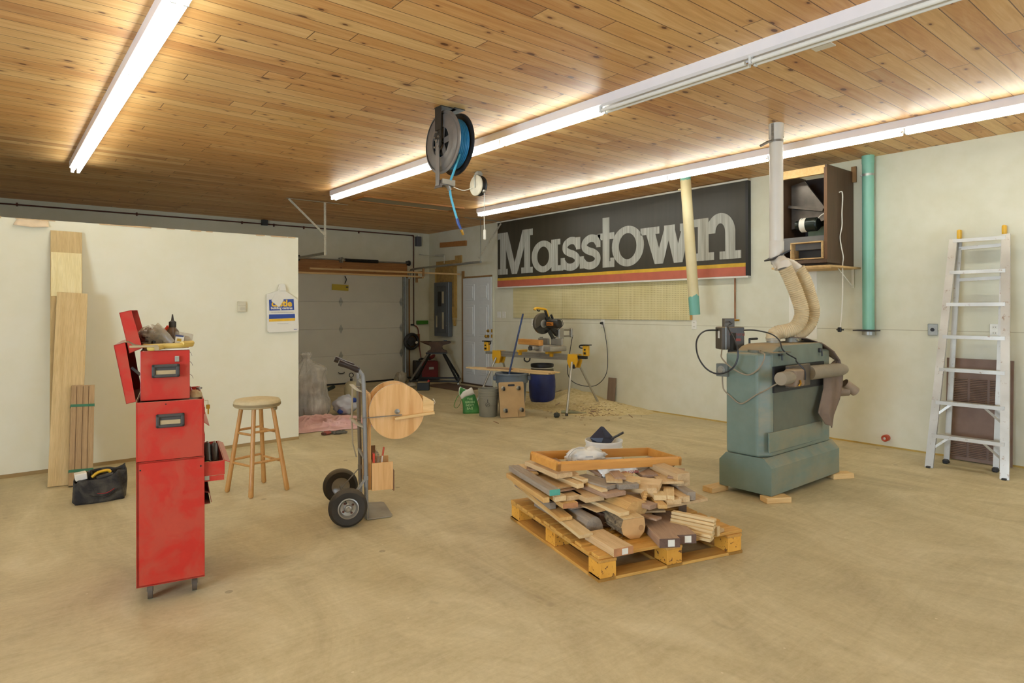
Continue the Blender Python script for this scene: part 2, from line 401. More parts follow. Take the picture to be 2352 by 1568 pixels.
# ================================================================ right wall: door, sign, pegboard, outlets
M_black = mat('black_plastic', '1d1c1b', .45, var=.1)
M_blackm = mat('black_painted_steel', '25231f', .4, var=.15)
M_steel = mat('bare_steel', '9a958a', .35, .8, var=.12)
M_galv = mat('galvanised_steel', 'a6a79f', .4, .7, var=.12, scale=14)
M_brass = mat('brass', 'b98f3a', .3, .9)
M_copper = mat('aged_copper', '8d5a38', .4, .7, var=.2)
M_whitep = mat('white_plastic', 'e3dfcf', .4, var=.03)
M_plate = mat('switch_plate_white', 'e4e1d4', .4, var=.02)
M_rust = mat('rusty_brown_pipe', '5a3324', .6, .3, var=.25)
M_pine = wood('clean_pine', 'd9ab68', 'edca8c', .6, tint=.18)
M_pine2 = wood('dry_pine', 'c19a63', 'd9b87f', .7, tint=.25)
# entry door with six raised panels
d = MB(); d.box((RW-.022, 9.83, 1.035), (.04, .90, 2.03))
dr = thing('door_2', 'closed white six-panel entry door in the right wall', 'door', (0, 0, 0)); dr['kind'] = 'structure'
M_door = mat('door_paint', 'd2d4cf', .4, var=.03)
for yy in (9.61, 10.05):
    for z0, z1 in ((1.62, 1.93), (.93, 1.53), (.2, .82)):
        for a, b2, c2, e in ((yy, (z0+z1)/2, .30, z1-z0),): d.box((RW-.043, a, b2), (.012, c2, e), bev=.005); d.box((RW-.05, a, b2), (.012, c2-.08, e-.08), bev=.005)
d.build('door_leaf', M_door, dr, smooth=0)
k = MB()
for zz in (1.045, .945): k.cyl((RW-.04, 9.46, zz), (RW-.05, 9.46, zz), .03); 
k.lathe([(.012, 0), (.012, .03), (.028, .045), (.03, .06), (.02, .072), (0, .074)], M=Matrix.Translation((RW-.05, 9.46, .945)) @ frame((-1, 0, 0)))
k.lathe([(.022, 0), (.022, .02), (0, .022)], M=Matrix.Translation((RW-.05, 9.46, 1.045)) @ frame((-1, 0, 0)))
k.build('door_knob', M_brass, dr)
k = MB()
for zz in (1.05, .95): k.box((RW-.02, 9.372, zz), (.05, .014, .06))
k.build('strike_plate', M_brass, dr, smooth=0)
MB().box((RW-.03, 9.83, .012), (.10, .95, .024)).build('threshold', mat('dark_threshold', '4b3a2b', .6), dr, smooth=0)
M_case = wood('stained_door_casing', '80592e', 'a67f4a', .55, axis=2)
s_ = MB(); s_.box((RW-.012, 10.32, 1.1), (.024, .07, 2.2)); s_.box((RW-.012, 9.84, 2.072), (.024, .9, .03)); struct(s_.build('trim_1', M_case, smooth=0))
s_ = MB(); s_.box((RW-.01, 9.35, 1.04), (.02, .03, 2.06)); struct(s_.build('trim_2', M_wall, smooth=0))

# the long sign
sg = thing('shop_sign', 'long black sign reading Masstown in grey slab letters over yellow and red stripes', 'sign', (RW, 9.157, 0))
SM = Matrix.Translation((-.06, 0, 0)) @ WALLM     # local: X along wall to the right, Y up, Z out of the wall
t = NT('sign_black_panel'); v = t.coord(scale=(1, 9, .3), rnd=False); n = t.noise(v, 2, 4); n2 = t.noise(t.coord(rnd=False), 1.1, 3)
col = t.ramp(n, [(.3, lin('2d2920')), (.7, lin('383228'))]); col = t.mix(t.math('MULTIPLY', n2, .5), col, lin('44402f'))
t.set(col=col, rough=.42); M_sb = t.m
t = NT('sign_letter_grey'); v = t.coord(scale=(1, 16, .5), rnd=False); n = t.noise(v, 2.2, 4, .6)
t.set(col=t.ramp(n, [(.3, lin('8f8d80')), (.5, lin('a5a498')), (.72, lin('c2c1b6'))]), rough=.45); M_sl = t.m
p = MB(); p.box((-.03, -2.485, 2.435), (.06, 4.96, 1.18)); p.build('panel', M_sb, sg, smooth=0)
MB().box((-.031, -4.955, 2.43), (.064, .035, 1.17)).build('end_edge', M_black, sg, smooth=0)
p = MB(); p.prism([(0, 1.965), (4.94, 1.965), (4.94, 2.012), (0, 2.012)], .003, SM); p.build('yellow_stripe', mat('sign_yellow', 'c9a02f', .5), sg, smooth=0)
p = MB(); p.prism([(0, 1.853), (4.94, 1.853), (4.94, 1.965), (0, 1.965)], .003, SM); p.build('red_stripe', mat('sign_red', 'b35f49', .5, var=.08), sg, smooth=0)
M_rail = mat('white_sign_rail', 'd9d5c8', .45, var=.05)
MB().box((-.035, -2.485, 3.028), (.08, 4.98, .022)).build('top_rail', M_rail, sg, smooth=0)
MB().box((-.035, -2.485, 1.84), (.08, 4.98, .022)).build('bottom_rail', M_rail, sg, smooth=0)
def rect(a, b, c, d): return [(a, c), (b, c), (b, d), (a, d)]
def stroke2(pts, w, k=8):
    P = spline([(x, y, 0) for x, y in pts], k); L_, R3 = [], []
    for i, q in enumerate(P):
        dd = (P[min(i+1, len(P)-1)]-P[max(i-1, 0)]).normalized(); nn = Vector((-dd.y, dd.x, 0))*w/2
        L_.append((q.x+nn.x, q.y+nn.y)); R3.append((q.x-nn.x, q.y-nn.y))
    return L_, R3
def letter(ch, polys=(), rings=(), strokes=()):
    m = MB(); z = .0045
    for q in polys: m.prism(q, z, SM); z += .0004
    for cx, cy, rx, ry, ix, iy, a0, a1 in rings:
        n = 36; vo_, vi_ = [], []
        for i in range(n+1):
            a = math.radians(a0+(a1-a0)*i/n); vo_.append((cx+rx*math.cos(a), cy+ry*math.sin(a))); vi_.append((cx+ix*math.cos(a), cy+iy*math.sin(a)))
        for i in range(n): m.prism([vo_[i], vo_[i+1], vi_[i+1], vi_[i]], z, SM)
        z += .0004
    for pts, wd in strokes:
        A, B_ = stroke2(pts, wd)
        for i in range(len(A)-1): m.prism([A[i], A[i+1], B_[i+1], B_[i]], z, SM)
        z += .0004
    bmesh.ops.remove_doubles(m.bm, verts=m.bm.verts, dist=.00005)
    m.build('letter', M_sl, sg, smooth=0, label='grey letter '+ch)
bs, xh, cp = 2.072, 2.59, 2.825
letter('M', [rect(.09, .25, bs, cp), rect(.03, .30, bs, bs+.1), rect(.02, .2, cp-.11, cp), rect(.76, .91, bs, cp), rect(.68, .98, bs, bs+.1), rect(.8, .98, cp-.11, cp),
             [(.14, cp), (.30, cp), (.56, bs), (.42, bs)], [(.42, bs), (.56, bs), (.88, cp), (.72, cp)]])
letter('a', [rect(1.45, 1.60, bs, xh), rect(1.45, 1.72, bs, bs+.09), rect(1.45, 1.66, xh-.09, xh)], [(1.245, 2.33, .29, .265, .15, .165, 0, 360)])
for ox in (1.70, 2.13):
    letter('s', [rect(ox-.03, ox+.06, bs+.01, bs+.2), rect(ox+.32, ox+.41, xh-.2, xh-.01)], (),
           [([(ox+.36, bs+.38), (ox+.3, bs+.45), (ox+.19, bs+.465), (ox+.085, bs+.41), (ox+.075, bs+.33), (ox+.15, bs+.28), (ox+.27, bs+.24), (ox+.345, bs+.18), (ox+.33, bs+.09), (ox+.22, bs+.045), (ox+.1, bs+.06), (ox+.02, bs+.13)], .115)])
letter('t', [rect(2.585, 2.72, bs, 2.82), rect(2.485, 2.82, xh-.1, xh), rect(2.585, 2.82, bs, bs+.09), rect(2.74, 2.82, bs, bs+.14)])
letter('o', (), [(3.07, 2.36, .30, .295, .165, .19, 0, 360)])
letter('w', [rect(3.31, 3.64, xh-.1, xh), rect(3.72, 3.9, xh-.1, xh), rect(3.98, 4.2, xh-.1, xh), [(3.38, xh), (3.54, xh), (3.70, bs), (3.56, bs)], [(3.56, bs), (3.70, bs), (3.86, xh), (3.74, xh)],
             [(3.74, xh), (3.88, xh), (4.02, bs), (3.88, bs)], [(3.88, bs), (4.02, bs), (4.15, xh), (4.03, xh)]])
letter('n', [rect(4.26, 4.42, bs, xh+.03), rect(4.16, 4.42, xh-.07, xh+.03), rect(4.18, 4.50, bs, bs+.1), rect(4.66, 4.80, bs, xh-.16), rect(4.58, 4.88, bs, bs+.1)],
       [(4.59, xh-.18, .21, .25, .07, .12, 0, 180)])
# pegboard
t = NT('yellowed_pegboard'); tc = t.n('ShaderNodeTexCoord'); mp = t.n('ShaderNodeMapping'); mp.inputs['Scale'].default_value = (1, 1/.0254, 1/.0254); t.l(tc.outputs['Object'], mp.inputs['Vector'])
fr = t.n('ShaderNodeVectorMath', operation='FRACTION'); t.l(mp.outputs[0], fr.inputs[0]); su = t.n('ShaderNodeVectorMath', operation='SUBTRACT'); su.inputs[1].default_value = (0, .5, .5); t.l(fr.outputs[0], su.inputs[0])
sp = t.n('ShaderNodeSeparateXYZ'); t.l(su.outputs[0], sp.inputs[0])
dd = t.math('SQRT', t.math('ADD', t.math('POWER', t.math('ABSOLUTE', sp.outputs[1]), 2), t.math('POWER', t.math('ABSOLUTE', sp.outputs[2]), 2)))
hole = t.math('LESS_THAN', dd, .2)
col = t.ramp(t.noise(t.coord(rnd=True), 2.2, 5, .6), [(.3, lin('c9bb85')), (.7, lin('dcd0a0'))]); t.set(col=t.mix(t.math('MULTIPLY', hole, .8), col, lin('6f6138')), rough=.6); M_peg = t.m
for (ya, yb, lb) in ((8.76, 7.508, 'yellowed pegboard sheet nearest the entry door, below the sign'), (7.504, 6.30, 'middle yellowed pegboard sheet below the sign'), (6.296, 5.06, 'pegboard sheet nearest the cream pipe, below the sign')):
    o = MB().box((0, 0, 0), (.012, ya-yb, .545), bev=.002).build('pegboard', M_peg, None, (RW-.012, (ya+yb)/2, 1.565), smooth=0); tag(o, lb, 'pegboard', 'pegboard sheets under the sign')
o = MB().box((0, 0, 0), (.02, .025, .5)).build('batten', wood('orange_batten', 'b88742', 'cfa05a', axis=2), None, (RW-.012, 5.04, 1.55), smooth=0); tag(o, 'narrow upright wood batten at the end of the pegboard', 'wood strip')
# outlets and switches
def outlet(y, z, label, kind='outlet', w_=.075, h_=.118):
    r = thing('wall_outlet' if kind == 'outlet' else 'switch_plate', label, 'outlet' if kind == 'outlet' else 'switch', (RW, y, z), 0, 'white electrical plates on the right wall')
    MB().box((-.004, 0, 0), (.008, w_, h_), bev=.003).build('cover_plate', M_plate, r)
    if kind == 'outlet':
        for dz in (-.027, .027):
            m = MB(); m.box((-.009, 0, dz), (.004, .034, .028), bev=.004); m.build('socket', M_whitep, r)
            m = MB(); m.box((-.0115, .008, dz+.003), (.002, .003, .01)); m.box((-.0115, -.008, dz+.003), (.002, .003, .01)); m.build('slot', M_black, r, smooth=0)
    else: MB().box((-.011, 0, 0), (.012, .012, .026), rotm((0, 12, 0)).to_3x3()).build('toggle', M_whitep, r)
    return r
outlet(9.19, 1.345, 'light switch plate nearest the entry door', 'switch', .1)
outlet(9.04, 1.345, 'light switch plate second from the entry door', 'switch', .1)
outlet(8.24, 1.215, 'white outlet behind the miter saw, right of the blue pole')
outlet(6.631, 1.232, 'white outlet with the saw cord plugged in')
outlet(5.0, 1.236, 'white outlet below the cream and teal pipe')
outlet(1.733, 1.24, 'white outlet seen between the ladder steps')
r = thing('dryer_outlet', 'square grey steel outlet with one black socket left of the ladder', 'outlet', (RW, 2.234, 1.235))
MB().box((-.008, 0, 0), (.016, .085, .115), bev=.004).build('box_cover', M_galv, r)
MB().cyl((-.012, 0, 0), (-.022, 0, 0), .018).build('socket', M_black, r)
r = thing('cleanout_cap', 'small orange pipe cap low on the right wall', 'pipe cap', (RW, 2.656, .1))
M_or = mat('orange_plastic', 'c2502c', .45)
MB().cyl((0, 0, 0), (-.05, 0, 0), .034, .034, 20).build('pipe_stub', M_or, r)
MB().lathe([(.012, 0), (.03, 0), (.034, .012), (.026, .018), (.013, .014)], M=Matrix.Translation((-.05, 0, 0)) @ frame((-1, 0, 0)), cap=False).build('ring', mat('red_cap', 'a8401f', .4), r)
MB().box((-.055, 0, 0), (.006, .026, .026)).build('plug', M_whitep, r, smooth=0)
r = thing('copper_riser', 'thin copper pipe running down from the sign to a brass tee', 'pipe', (RW-.03, 4.385, 0))
MB().cyl((0, 0, 1.31), (0, 0, 1.83), .0095).build('pipe', M_copper, r)
MB().cyl((0, .055, 1.305), (0, -.055, 1.305), .012).cyl((0, 0, 1.3), (.03, 0, 1.3), .01).build('tee', M_brass, r)
o = MB().box((0, 0, 0), (.006, .325, .8)).build('patch_board', mat('bright_white_board', 'e8e3d2', .6, var=.02), None, (RW-.004, 3.54, 1.5), smooth=0)
tag(o, 'bright white board on the wall under the hanging cabinet', 'board')

# ================================================================ pipes from the ceiling
M_pvc = mat('dusty_white_pvc', 'd9d2c3', .4, var=.04, scale=3)
M_teal = mat('teal_sewer_pvc', '7db39b', .38, var=.08, scale=2)
M_gate = mat('gate_dark', '2b2723', .5, var=.2)
M_strap = mat('perforated_strap', '8a8478', .45, .6, var=.3, scale=40)
r = thing('dust_drop_pipe', 'white dust pipe from the ceiling down to the sander hoses', 'pipe', (5.285, 2.82, 0))
MB().lathe([(.056, 1.96), (.056, 3.05)], M=Matrix()).build('pipe', M_pvc, r)
MB().lathe([(.060, 1.90), (.061, 2.03), (.058, 2.035)], cap=False).build('coupling', M_pvc, r)
MB().lathe([(.062, 2.93), (.062, 3.05)], cap=False).build('coupling', M_pvc, r)
m = MB(); m.lathe([(.0585, 2.888), (.0585, 2.908)], cap=False); m.box((-.062, .0, 2.97), (.004, .022, .15)); m.tube([(-.055, 0, 2.9), (-.11, .02, 2.88), (-.16, .06, 2.845)], .004, 4, flat=(1, 2.8)); m.build('strap', M_strap, r, smooth=20)
MB().tube([(0, 0, 1.97), (0, 0, 1.90), (-.003, -.008, 1.88), (-.012, -.02, 1.85)], .058, 20).build('elbow', M_pvc, r)
g = MB(); gm = Matrix.Translation((-.004, -.010, 1.915)) @ frame((.36, -.28, -.89)); g.M = gm; g.prism([(-.08, -.095), (.08, -.095), (.08, .085), (-.08, .085)], .012); g.build('blast_gate', M_gate, r, smooth=0)
yy = MB(); A0 = Vector((-.012, -.03, 1.865)); yy.tube([A0, Vector((-.02, -.06, 1.80))], .062, 20); yy.tube([A0, Vector((-.07, -.09, 1.83)), Vector((-.155, -.155, 1.80)), Vector((-.160, -.160, 1.775))], .058, 18); yy.tube([A0+Vector((0, -.01, -.02)), Vector((.02, -.12, 1.81)), Vector((.04, -.172, 1.765))], .058, 18)
yy.build('wye_fitting', M_pvc, r)
# two ribbed hoses
t = NT('dusty_flex_hose'); v = t.coord(rnd=False); t.set(col=t.ramp(t.noise(v, 12, 4), [(.3, lin('c3ad85')), (.7, lin('d8c59c'))]), rough=.65)
g = t.n('ShaderNodeNewGeometry'); M_flex = t.m; M_flex.node_tree.nodes['Principled BSDF'].inputs['Subsurface Weight'].default_value = 0
def hose(name, pts, rr, label):
    P = spline(pts, 26); D = 0; Q = [P[0]]
    # resample at even spacing so the ribs keep one pitch
    acc = 0
    for i in range(1, len(P)):
        seg = P[i]-P[i-1]; l = seg.length; pos = 0
        while acc+(l-pos) >= .0085:
            pos += .0085-acc; Q.append(P[i-1]+seg*(pos/l)); acc = 0
        acc += l-pos
    m = MB(); m.tube(Q, rr, 18, rip=.885, cap=False); o = m.build(name, M_flex, None, smooth=60)
    return tag(o, label, 'hose', 'ribbed dust hoses on the drum sander')
hose('dust_hose', [(5.122, 2.66, 1.79), (5.155, 2.63, 1.696), (5.199, 2.591, 1.547), (5.228, 2.57, 1.41), (5.195, 2.60, 1.30), (5.13, 2.65, 1.262), (5.075, 2.69, 1.252), (5.035, 2.715, 1.225), (5.03, 2.715, 1.18)], .060, 'tan ribbed hose that bends to the port nearest the control box')
hose('dust_hose', [(5.32, 2.65, 1.79), (5.363, 2.612, 1.683), (5.409, 2.60, 1.579), (5.450, 2.585, 1.442), (5.434, 2.60, 1.335), (5.37, 2.63, 1.262), (5.30, 2.66, 1.225), (5.27, 2.675, 1.18)], .060, 'tan ribbed hose bulging out to the right, to the middle port')
r = thing('teal_drop_pipe', 'teal dust pipe hanging by the wall left of the ladder', 'pipe', (7.14, 2.80, 0))
MB().lathe([(.057, 1.225), (.057, 2.97), (.0605, 2.97), (.0605, 3.05)]).build('pipe', M_teal, r)
MB().lathe([(.0592, 2.835), (.0592, 2.86)], cap=False).box((-.03, .052, 2.845), (.03, .02, .02)).build('strap', M_galv, r)
m = MB(); m.box((0, .02, 1.215), (.14, .22, .012)); m.build('blast_gate', M_gate, r, smooth=0)
MB().lathe([(.055, 1.165), (.062, 1.168), (.062, 1.205)], cap=False).build('gate_collar', M_galv, r)
t = NT('cream_painted_pipe'); sp = t.n('ShaderNodeSeparateXYZ'); t.l(t.n('ShaderNodeTexCoord').outputs['Object'], sp.inputs[0]); v = t.coord(rnd=False)
zz = t.math('ADD', sp.outputs[2], t.math('MULTIPLY', t.noise(v, 14, 4), .12)); lo = t.math('LESS_THAN', zz, 1.66); hi = t.math('GREATER_THAN', zz, 3.06)
ck = t.ramp(t.noise(t.coord(scale=(1, 1, .5), rnd=False), 16, 3, .6), [(.66, (0, 0, 0, 1)), (.72, (1, 1, 1, 1))])
f = t.math('MAXIMUM', t.math('MAXIMUM', lo, hi), t.math('MULTIPLY', ck, t.math('GREATER_THAN', sp.outputs[2], 2.7)))
t.set(col=t.mix(f, t.ramp(t.noise(v, 2.5, 4), [(.3, lin('c9b888')), (.7, lin('d9cda2'))]), lin('70aa98')), rough=.5); M_cream = t.m
r = thing('painted_drop_pipe', 'cream painted pipe with teal ends hanging in front of the sign', 'pipe', (0, 0, 0))
MB().tube([(6.595, 4.555, 1.375), (6.51, 4.627, 3.05)], .063, 22).build('pipe', M_cream, r)
MB().cyl((6.50, 4.72, 2.9), (6.51, 4.63, 2.9), .012).build('screw_eye', M_cream, r)

# ================================================================ hanging fan cabinet
M_dkply = wood('dark_walnut_ply', '4a3422', '5c432c', .5, axis=2, tint=.1)
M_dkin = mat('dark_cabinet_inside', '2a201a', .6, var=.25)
r = thing('hanging_fan_cabinet', 'dark brown cabinet holding a blower motor, hung high between the white and teal pipes', 'cabinet', (6.6, 2.98, 1.90))
MB().box((.31, .012, .51), (.62, .024, 1.02)).build('side_panel', M_dkply, r, smooth=0)
MB().box((.31, .53, .51), (.62, .024, 1.02)).build('side_panel', M_dkply, r, smooth=0)
MB().box((.612, .27, .51), (.012, .5, 1.0)).build('back_panel', M_dkin, r, smooth=0)
MB().box((.31, .27, .008), (.62, .5, .02)).build('bottom_panel', M_dkply, r, smooth=0)
MB().box((.02, .28, .975), (.04, .52, .085)).build('top_rail', M_pine, r, smooth=0)
MB().box((-.006, .012, .5), (.012, .03, .98)).build('face_edge', wood('brown_edge', '6b4a2e', '7d5a38', axis=2), r, smooth=0)
m = MB(); m.prism([(.05, .50), (.50, .42), (.50, .9), (.36, .93)], .03, Matrix.Translation((.25, 0, 0)) @ Matrix(((0, 0, 1, 0), (1, 0, 0, 0), (0, 1, 0, 0), (0, 0, 0, 1)))); m.box((.3, .30, .62), (.3, .38, .03), (12, 0, 0)); m.build('sheet_metal_duct', mat('dirty_duct_metal', '5e564e', .3, .7, var=.3, scale=8), r, smooth=0)
m = MB(); m.lathe([(.13, 0), (.135, .02), (.13, .05)], M=Matrix.Translation((.5, .25, .45)) @ frame((-1, 0, 0))); m.box((.42, .2, .36), (.2, .3, .14)); m.build('blower_housing', mat('green_grey_blower', '55604c', .5, .2, var=.2), r)
m = MB(); mM = Matrix.Translation((.07, .18, .43)) @ frame((0, 1, .02)); m.M = mM; m.lathe([(.02, -.06), (.06, -.06), (.072, -.045), (.074, .1), (.066, .125), (.05, .14), (.05, .17), (.03, .185), (0, .187)], 24)
mo = m.build('motor', mat('dark_green_motor', '1d2622', .3, .3, var=.2), r)
MB().cyl((.07, .235, .43), (.07, .295, .43), .0755, n=24, cap=False).build('motor_label', M_plate, mo)
MB().tube([(.07, .13, .48), (.06, .08, .52), (.07, 0.03, .53), (.09, .015, .525)], .006, 8, smooth=5).build('motor_cord', M_whitep, mo)
m = MB(); m.box((.25, .27, .235), (.4, .5, .14)); m.build('filter_box', mat('grey_filter', '6c6a66', .6), r, smooth=0)
m = MB(); m.box((.06, .2, .235), (.2, .335, .012)); m.box((.06, .2, .065), (.2, .335, .012)); m.box((.06, .362, .15), (.2, .012, .17)); m.box((.06, .038, .15), (.2, .012, .17)); o = m.build('intake_box', M_pine2, r, smooth=0)
MB().box((.12, .2, .15), (.02, .30, .15)).build('intake_lining', M_black, r, smooth=0)
MB().box((.05, .2, .03), (.3, .48, .035)).build('support_shelf', M_dkply, r, smooth=0)
m = MB(); m.box((.27, .24, -.022), (.72, .62, .02)); m.box((-.07, .16, -.03), (.02, .45, .035)); m.build('shelf_board', M_pine2, r, smooth=0)
MB().box((.603, -.012, .99), (.02, .05, .17)).build('hanging_cleat', M_case, r, smooth=0)
m = MB(); m.box((.60, -.0, -.12), (.01, .025, .22)); m.tube([(.6, 0, -.22), (.25, 0, -.035)], .006, 4); m.build('shelf_bracket', M_whitep, r, smooth=0)
m = MB(); m.tube([(6.86, 2.975, 2.66), (6.88, 2.955, 2.665), (6.885, 2.95, 2.6), (6.88, 2.955, 2.45), (6.88, 2.955, 2.31), (6.87, 2.97, 2.2), (6.86, 2.955, 2.10), (6.85, 2.93, 1.98), (6.88, 2.95, 1.9), (6.89, 2.955, 1.65), (6.9, 2.97, 1.39), (6.9, 2.985, 1.25)], .006, 8, smooth=5)
cdo = attach(m.build('power_cord', M_whitep), r)
m = MB(); m.box((6.9, 2.99, 1.225), (.03, .035, .05), bev=.006); m.cyl((6.9, 3.02, 1.225), (6.9, 2.95, 1.225), .008); m.build('plug', M_black, cdo)

# ================================================================ step ladder leaning on the wall
t = NT('scuffed_aluminium'); v = t.coord(); n = t.noise(v, 18, 5, .7)
t.set(col=t.mix(t.ramp(n, [(.60, (0, 0, 0, 1)), (.70, (1, 1, 1, 1))]), t.ramp(t.noise(v, 3, 3), [(.3, lin('b5b0a3')), (.7, lin('cfcbc0'))]), lin('96795f')), rough=.38, metal=.55); M_alu = t.m
ld = thing('step_ladder', 'old aluminium ladder with yellow tips leaning on the right wall', 'ladder', (0, 0, 0))
def lp(s_, t_): # s_: 0 left rail 1 right rail; t_ height fraction
    a = Vector((6.60, 2.075, .0)); b2 = Vector((7.04, 2.005, 2.10)); c = Vector((6.615, 1.52, 0)); d2 = Vector((7.045, 1.605, 2.11))
    return (a.lerp(b2, t_)).lerp(c.lerp(d2, t_), s_)
def rl(s_, t_):
    a = Vector((6.915, 2.03, .02)); b2 = Vector((7.10, 1.975, 2.10)); c = Vector((6.89, 1.645, .02)); d2 = Vector((7.105, 1.63, 2.11))
    return (a.lerp(b2, t_)).lerp(c.lerp(d2, t_), s_)
def bar(m, p, q, w, h, up=(0, 0, 1), mi=0):
    p, q = Vector(p), Vector(q); Fm = frame(q-p, up); m.box((0, 0, 0), (w, h, (q-p).length), Matrix.Identity(4), mi) if False else None
    M0 = m.M; m.M = M0 @ Matrix.Translation((p+q)/2) @ Fm; m.box((0, 0, 0), (w, h, (q-p).length), m=mi); m.M = M0
for s_ in (0, 1):
    m = MB(); bar(m, lp(s_, 0), lp(s_, 1.0), .024, .065, (0, 1, 0)); m.build('front_rail', M_alu, ld, smooth=0)
    m = MB(); bar(m, rl(s_, 0), rl(s_, 1.0), .02, .045, (0, 1, 0)); m.build('rear_rail', M_alu, ld, smooth=0)
    MB().box(rl(s_, 0)+Vector((-.01, 0, 0)), (.08, .045, .04), bev=.008).build('rubber_foot', M_black, ld)
    MB().box(lp(s_, 0)+Vector((0, 0, .008)), (.07, .035, .016), bev=.004).build('rubber_foot', M_blackm, ld)
    q = rl(s_, 1.0); MB().box(q+Vector((.0, .0, .045)), (.055, .035, .09), bev=.012, seg=2).build('end_cap', mat('ladder_yellow', 'd3a21f', .4), ld, label='yellow plastic end cap')
for i in range(1, 8):
    tt = i/7*.995; p, q = lp(0, tt), lp(1, tt); m = MB()
    M0 = Matrix.Translation((p+q)/2) @ Matrix.Rotation(math.atan2((q-p).x, -(q-p).y), 4, 'Z')
    m.M = M0; L = (q-p).length; m.box((.02, 0, .0), (.075, L, .004)); m.box((-.018, 0, -.014), (.004, L, .032)); m.box((.056, 0, -.01), (.004, L, .022)); m.build('step', M_alu, ld, smooth=0)
for i in (5.7, 6.7):
    tt = i/7; m = MB(); bar(m, rl(0, tt), rl(1, tt), .02, .03); m.build('rear_rung', M_alu, ld, smooth=0)
for i in (1, 2):
    tt = i/7*.995; m = MB(); bar(m, lp(0, tt-.065), lp(.22, tt-.012), .006, .02); m.build('corner_brace', M_alu, ld, smooth=0); m = MB(); bar(m, lp(1, tt-.075), lp(.72, tt-.012), .006, .02); m.build('corner_brace', M_alu, ld, smooth=0)
m = MB(); bar(m, lp(1, .86)+Vector((.03, -.02, 0)), rl(1, .8)+Vector((0, -.02, 0)), .006, .02); m.build('hinge_strap', M_galv, ld, smooth=0)
# louvred panel behind it
t = NT('brown_louvre_panel'); tc = t.n('ShaderNodeTexCoord'); sp = t.n('ShaderNodeSeparateXYZ'); t.l(tc.outputs['Object'], sp.inputs[0])
t.set(col=t.ramp(t.noise(t.coord(), 6, 4), [(.3, lin('6a5140')), (.7, lin('7c6250'))]), rough=.5, metal=.1); M_louv = t.m
r = thing('louvred_panel', 'brown metal panel with louvres standing behind the ladder', 'panel', (7.12, 1.84, 0), (0, 3.5, 0))
M0 = MB(); M0.box((0, 0, .49), (.02, .52, .96)); M0.build('sheet', M_louv, r, smooth=0)
for z0, z1 in ((.05, .25), (.52, .80)):
    m = MB(); k = int((z1-z0)/.016)
    for i in range(k):
        for j in range(3): m.box((-.013, -.155+j*.155, z0+i*.016), (.012, .135, .009), (0, 25, 0))
    m.build('louvres', M_louv, r, smooth=0)
# short plank leaning on the wall by the saw
o = MB().box((0, 0, 0), (.022, .14, .42), bev=.002).build('short_plank', wood('grey_oak_plank', '7d6650', '978068', axis=2), None, (RW-.045, 6.42, .21), (0, 6, 2)); tag(o, 'short grey-brown plank leaning on the wall right of the saw stand', 'plank')
# ================================================================ drum sander
t = NT('sander_green_enamel'); v = t.coord(rnd=False); n = t.noise(v, 4, 5, .6)
base = t.ramp(n, [(.3, lin('647669')), (.7, lin('72857a'))])
g = t.n('ShaderNodeNewGeometry'); sp = t.n('ShaderNodeSeparateXYZ'); t.l(g.outputs['Normal'], sp.inputs[0]); up = t.ramp(sp.outputs[2], [(.2, (.12, .12, .12, 1)), (.6, (1, 1, 1, 1))])
sy = t.n('ShaderNodeSeparateXYZ'); t.l(g.outputs['Normal'], sy.inputs[0]); fy = t.math('MULTIPLY', t.math('LESS_THAN', sy.outputs[1], -.5), .55)
pt = t.ramp(t.noise(t.coord(scale=(1, 1, 2.2), rnd=False), 2.6, 5, .65), [(.38, (.1, .1, .1, 1)), (.68, (1, 1, 1, 1))])
f = t.math('MULTIPLY', t.math('MAXIMUM', up, fy), pt); t.set(col=t.mix(f, base, lin('a08c66')), rough=.42); M_green = t.m
M_gdust = mat('dusty_dark_green', '566053', .5, dust=1, dustcol='a48963')
sd = thing('drum_sander', 'tall grey-green dusty drum sander on wood blocks', 'sander', (4.51, 2.45, 0))
X0, X1 = 0, 1.10
XM = Matrix(((0, 0, 1, 0), (1, 0, 0, 0), (0, 1, 0, 0), (0, 0, 0, 1)))   # outline in YZ, pushed along +X
m = MB(); m.prism([(0, .045), (.44, .045), (.44, .25), (.38, .315), (.06, .315), (0, .25)], 1.13, XM); m.build('base_cabinet', M_green, sd, smooth=0)
m = MB(); m.prism([(.10, .05), (0, .11), (0, .38), (1.07, .38), (1.07, .05)], .79, z0=.316); o = m.build('body', M_green, sd, smooth=0)
md = o.modifiers.new('edge', 'BEVEL'); md.width = .018; md.segments = 3; md.limit_method = 'ANGLE'
m = MB(); m.box((.52, .049, .652), (.80, .006, .325)); m.build('side_recess', M_gdust, sd, smooth=0)
m = MB(); m.box((.46, .044, .43), (.84, .012, .15), bev=.003); m.build('lower_panel', M_green, sd, smooth=0)
m = MB(); m.box((.52, .05, .905), (.82, .03, .20)); m.build('infeed_opening', M_black, sd, smooth=0)
m = MB(); m.prism([(.30, .05), (.02, .05), (.02, .0), (.30, .0)], .01, z0=1.105); m.build('deck', M_gdust, sd, smooth=0)
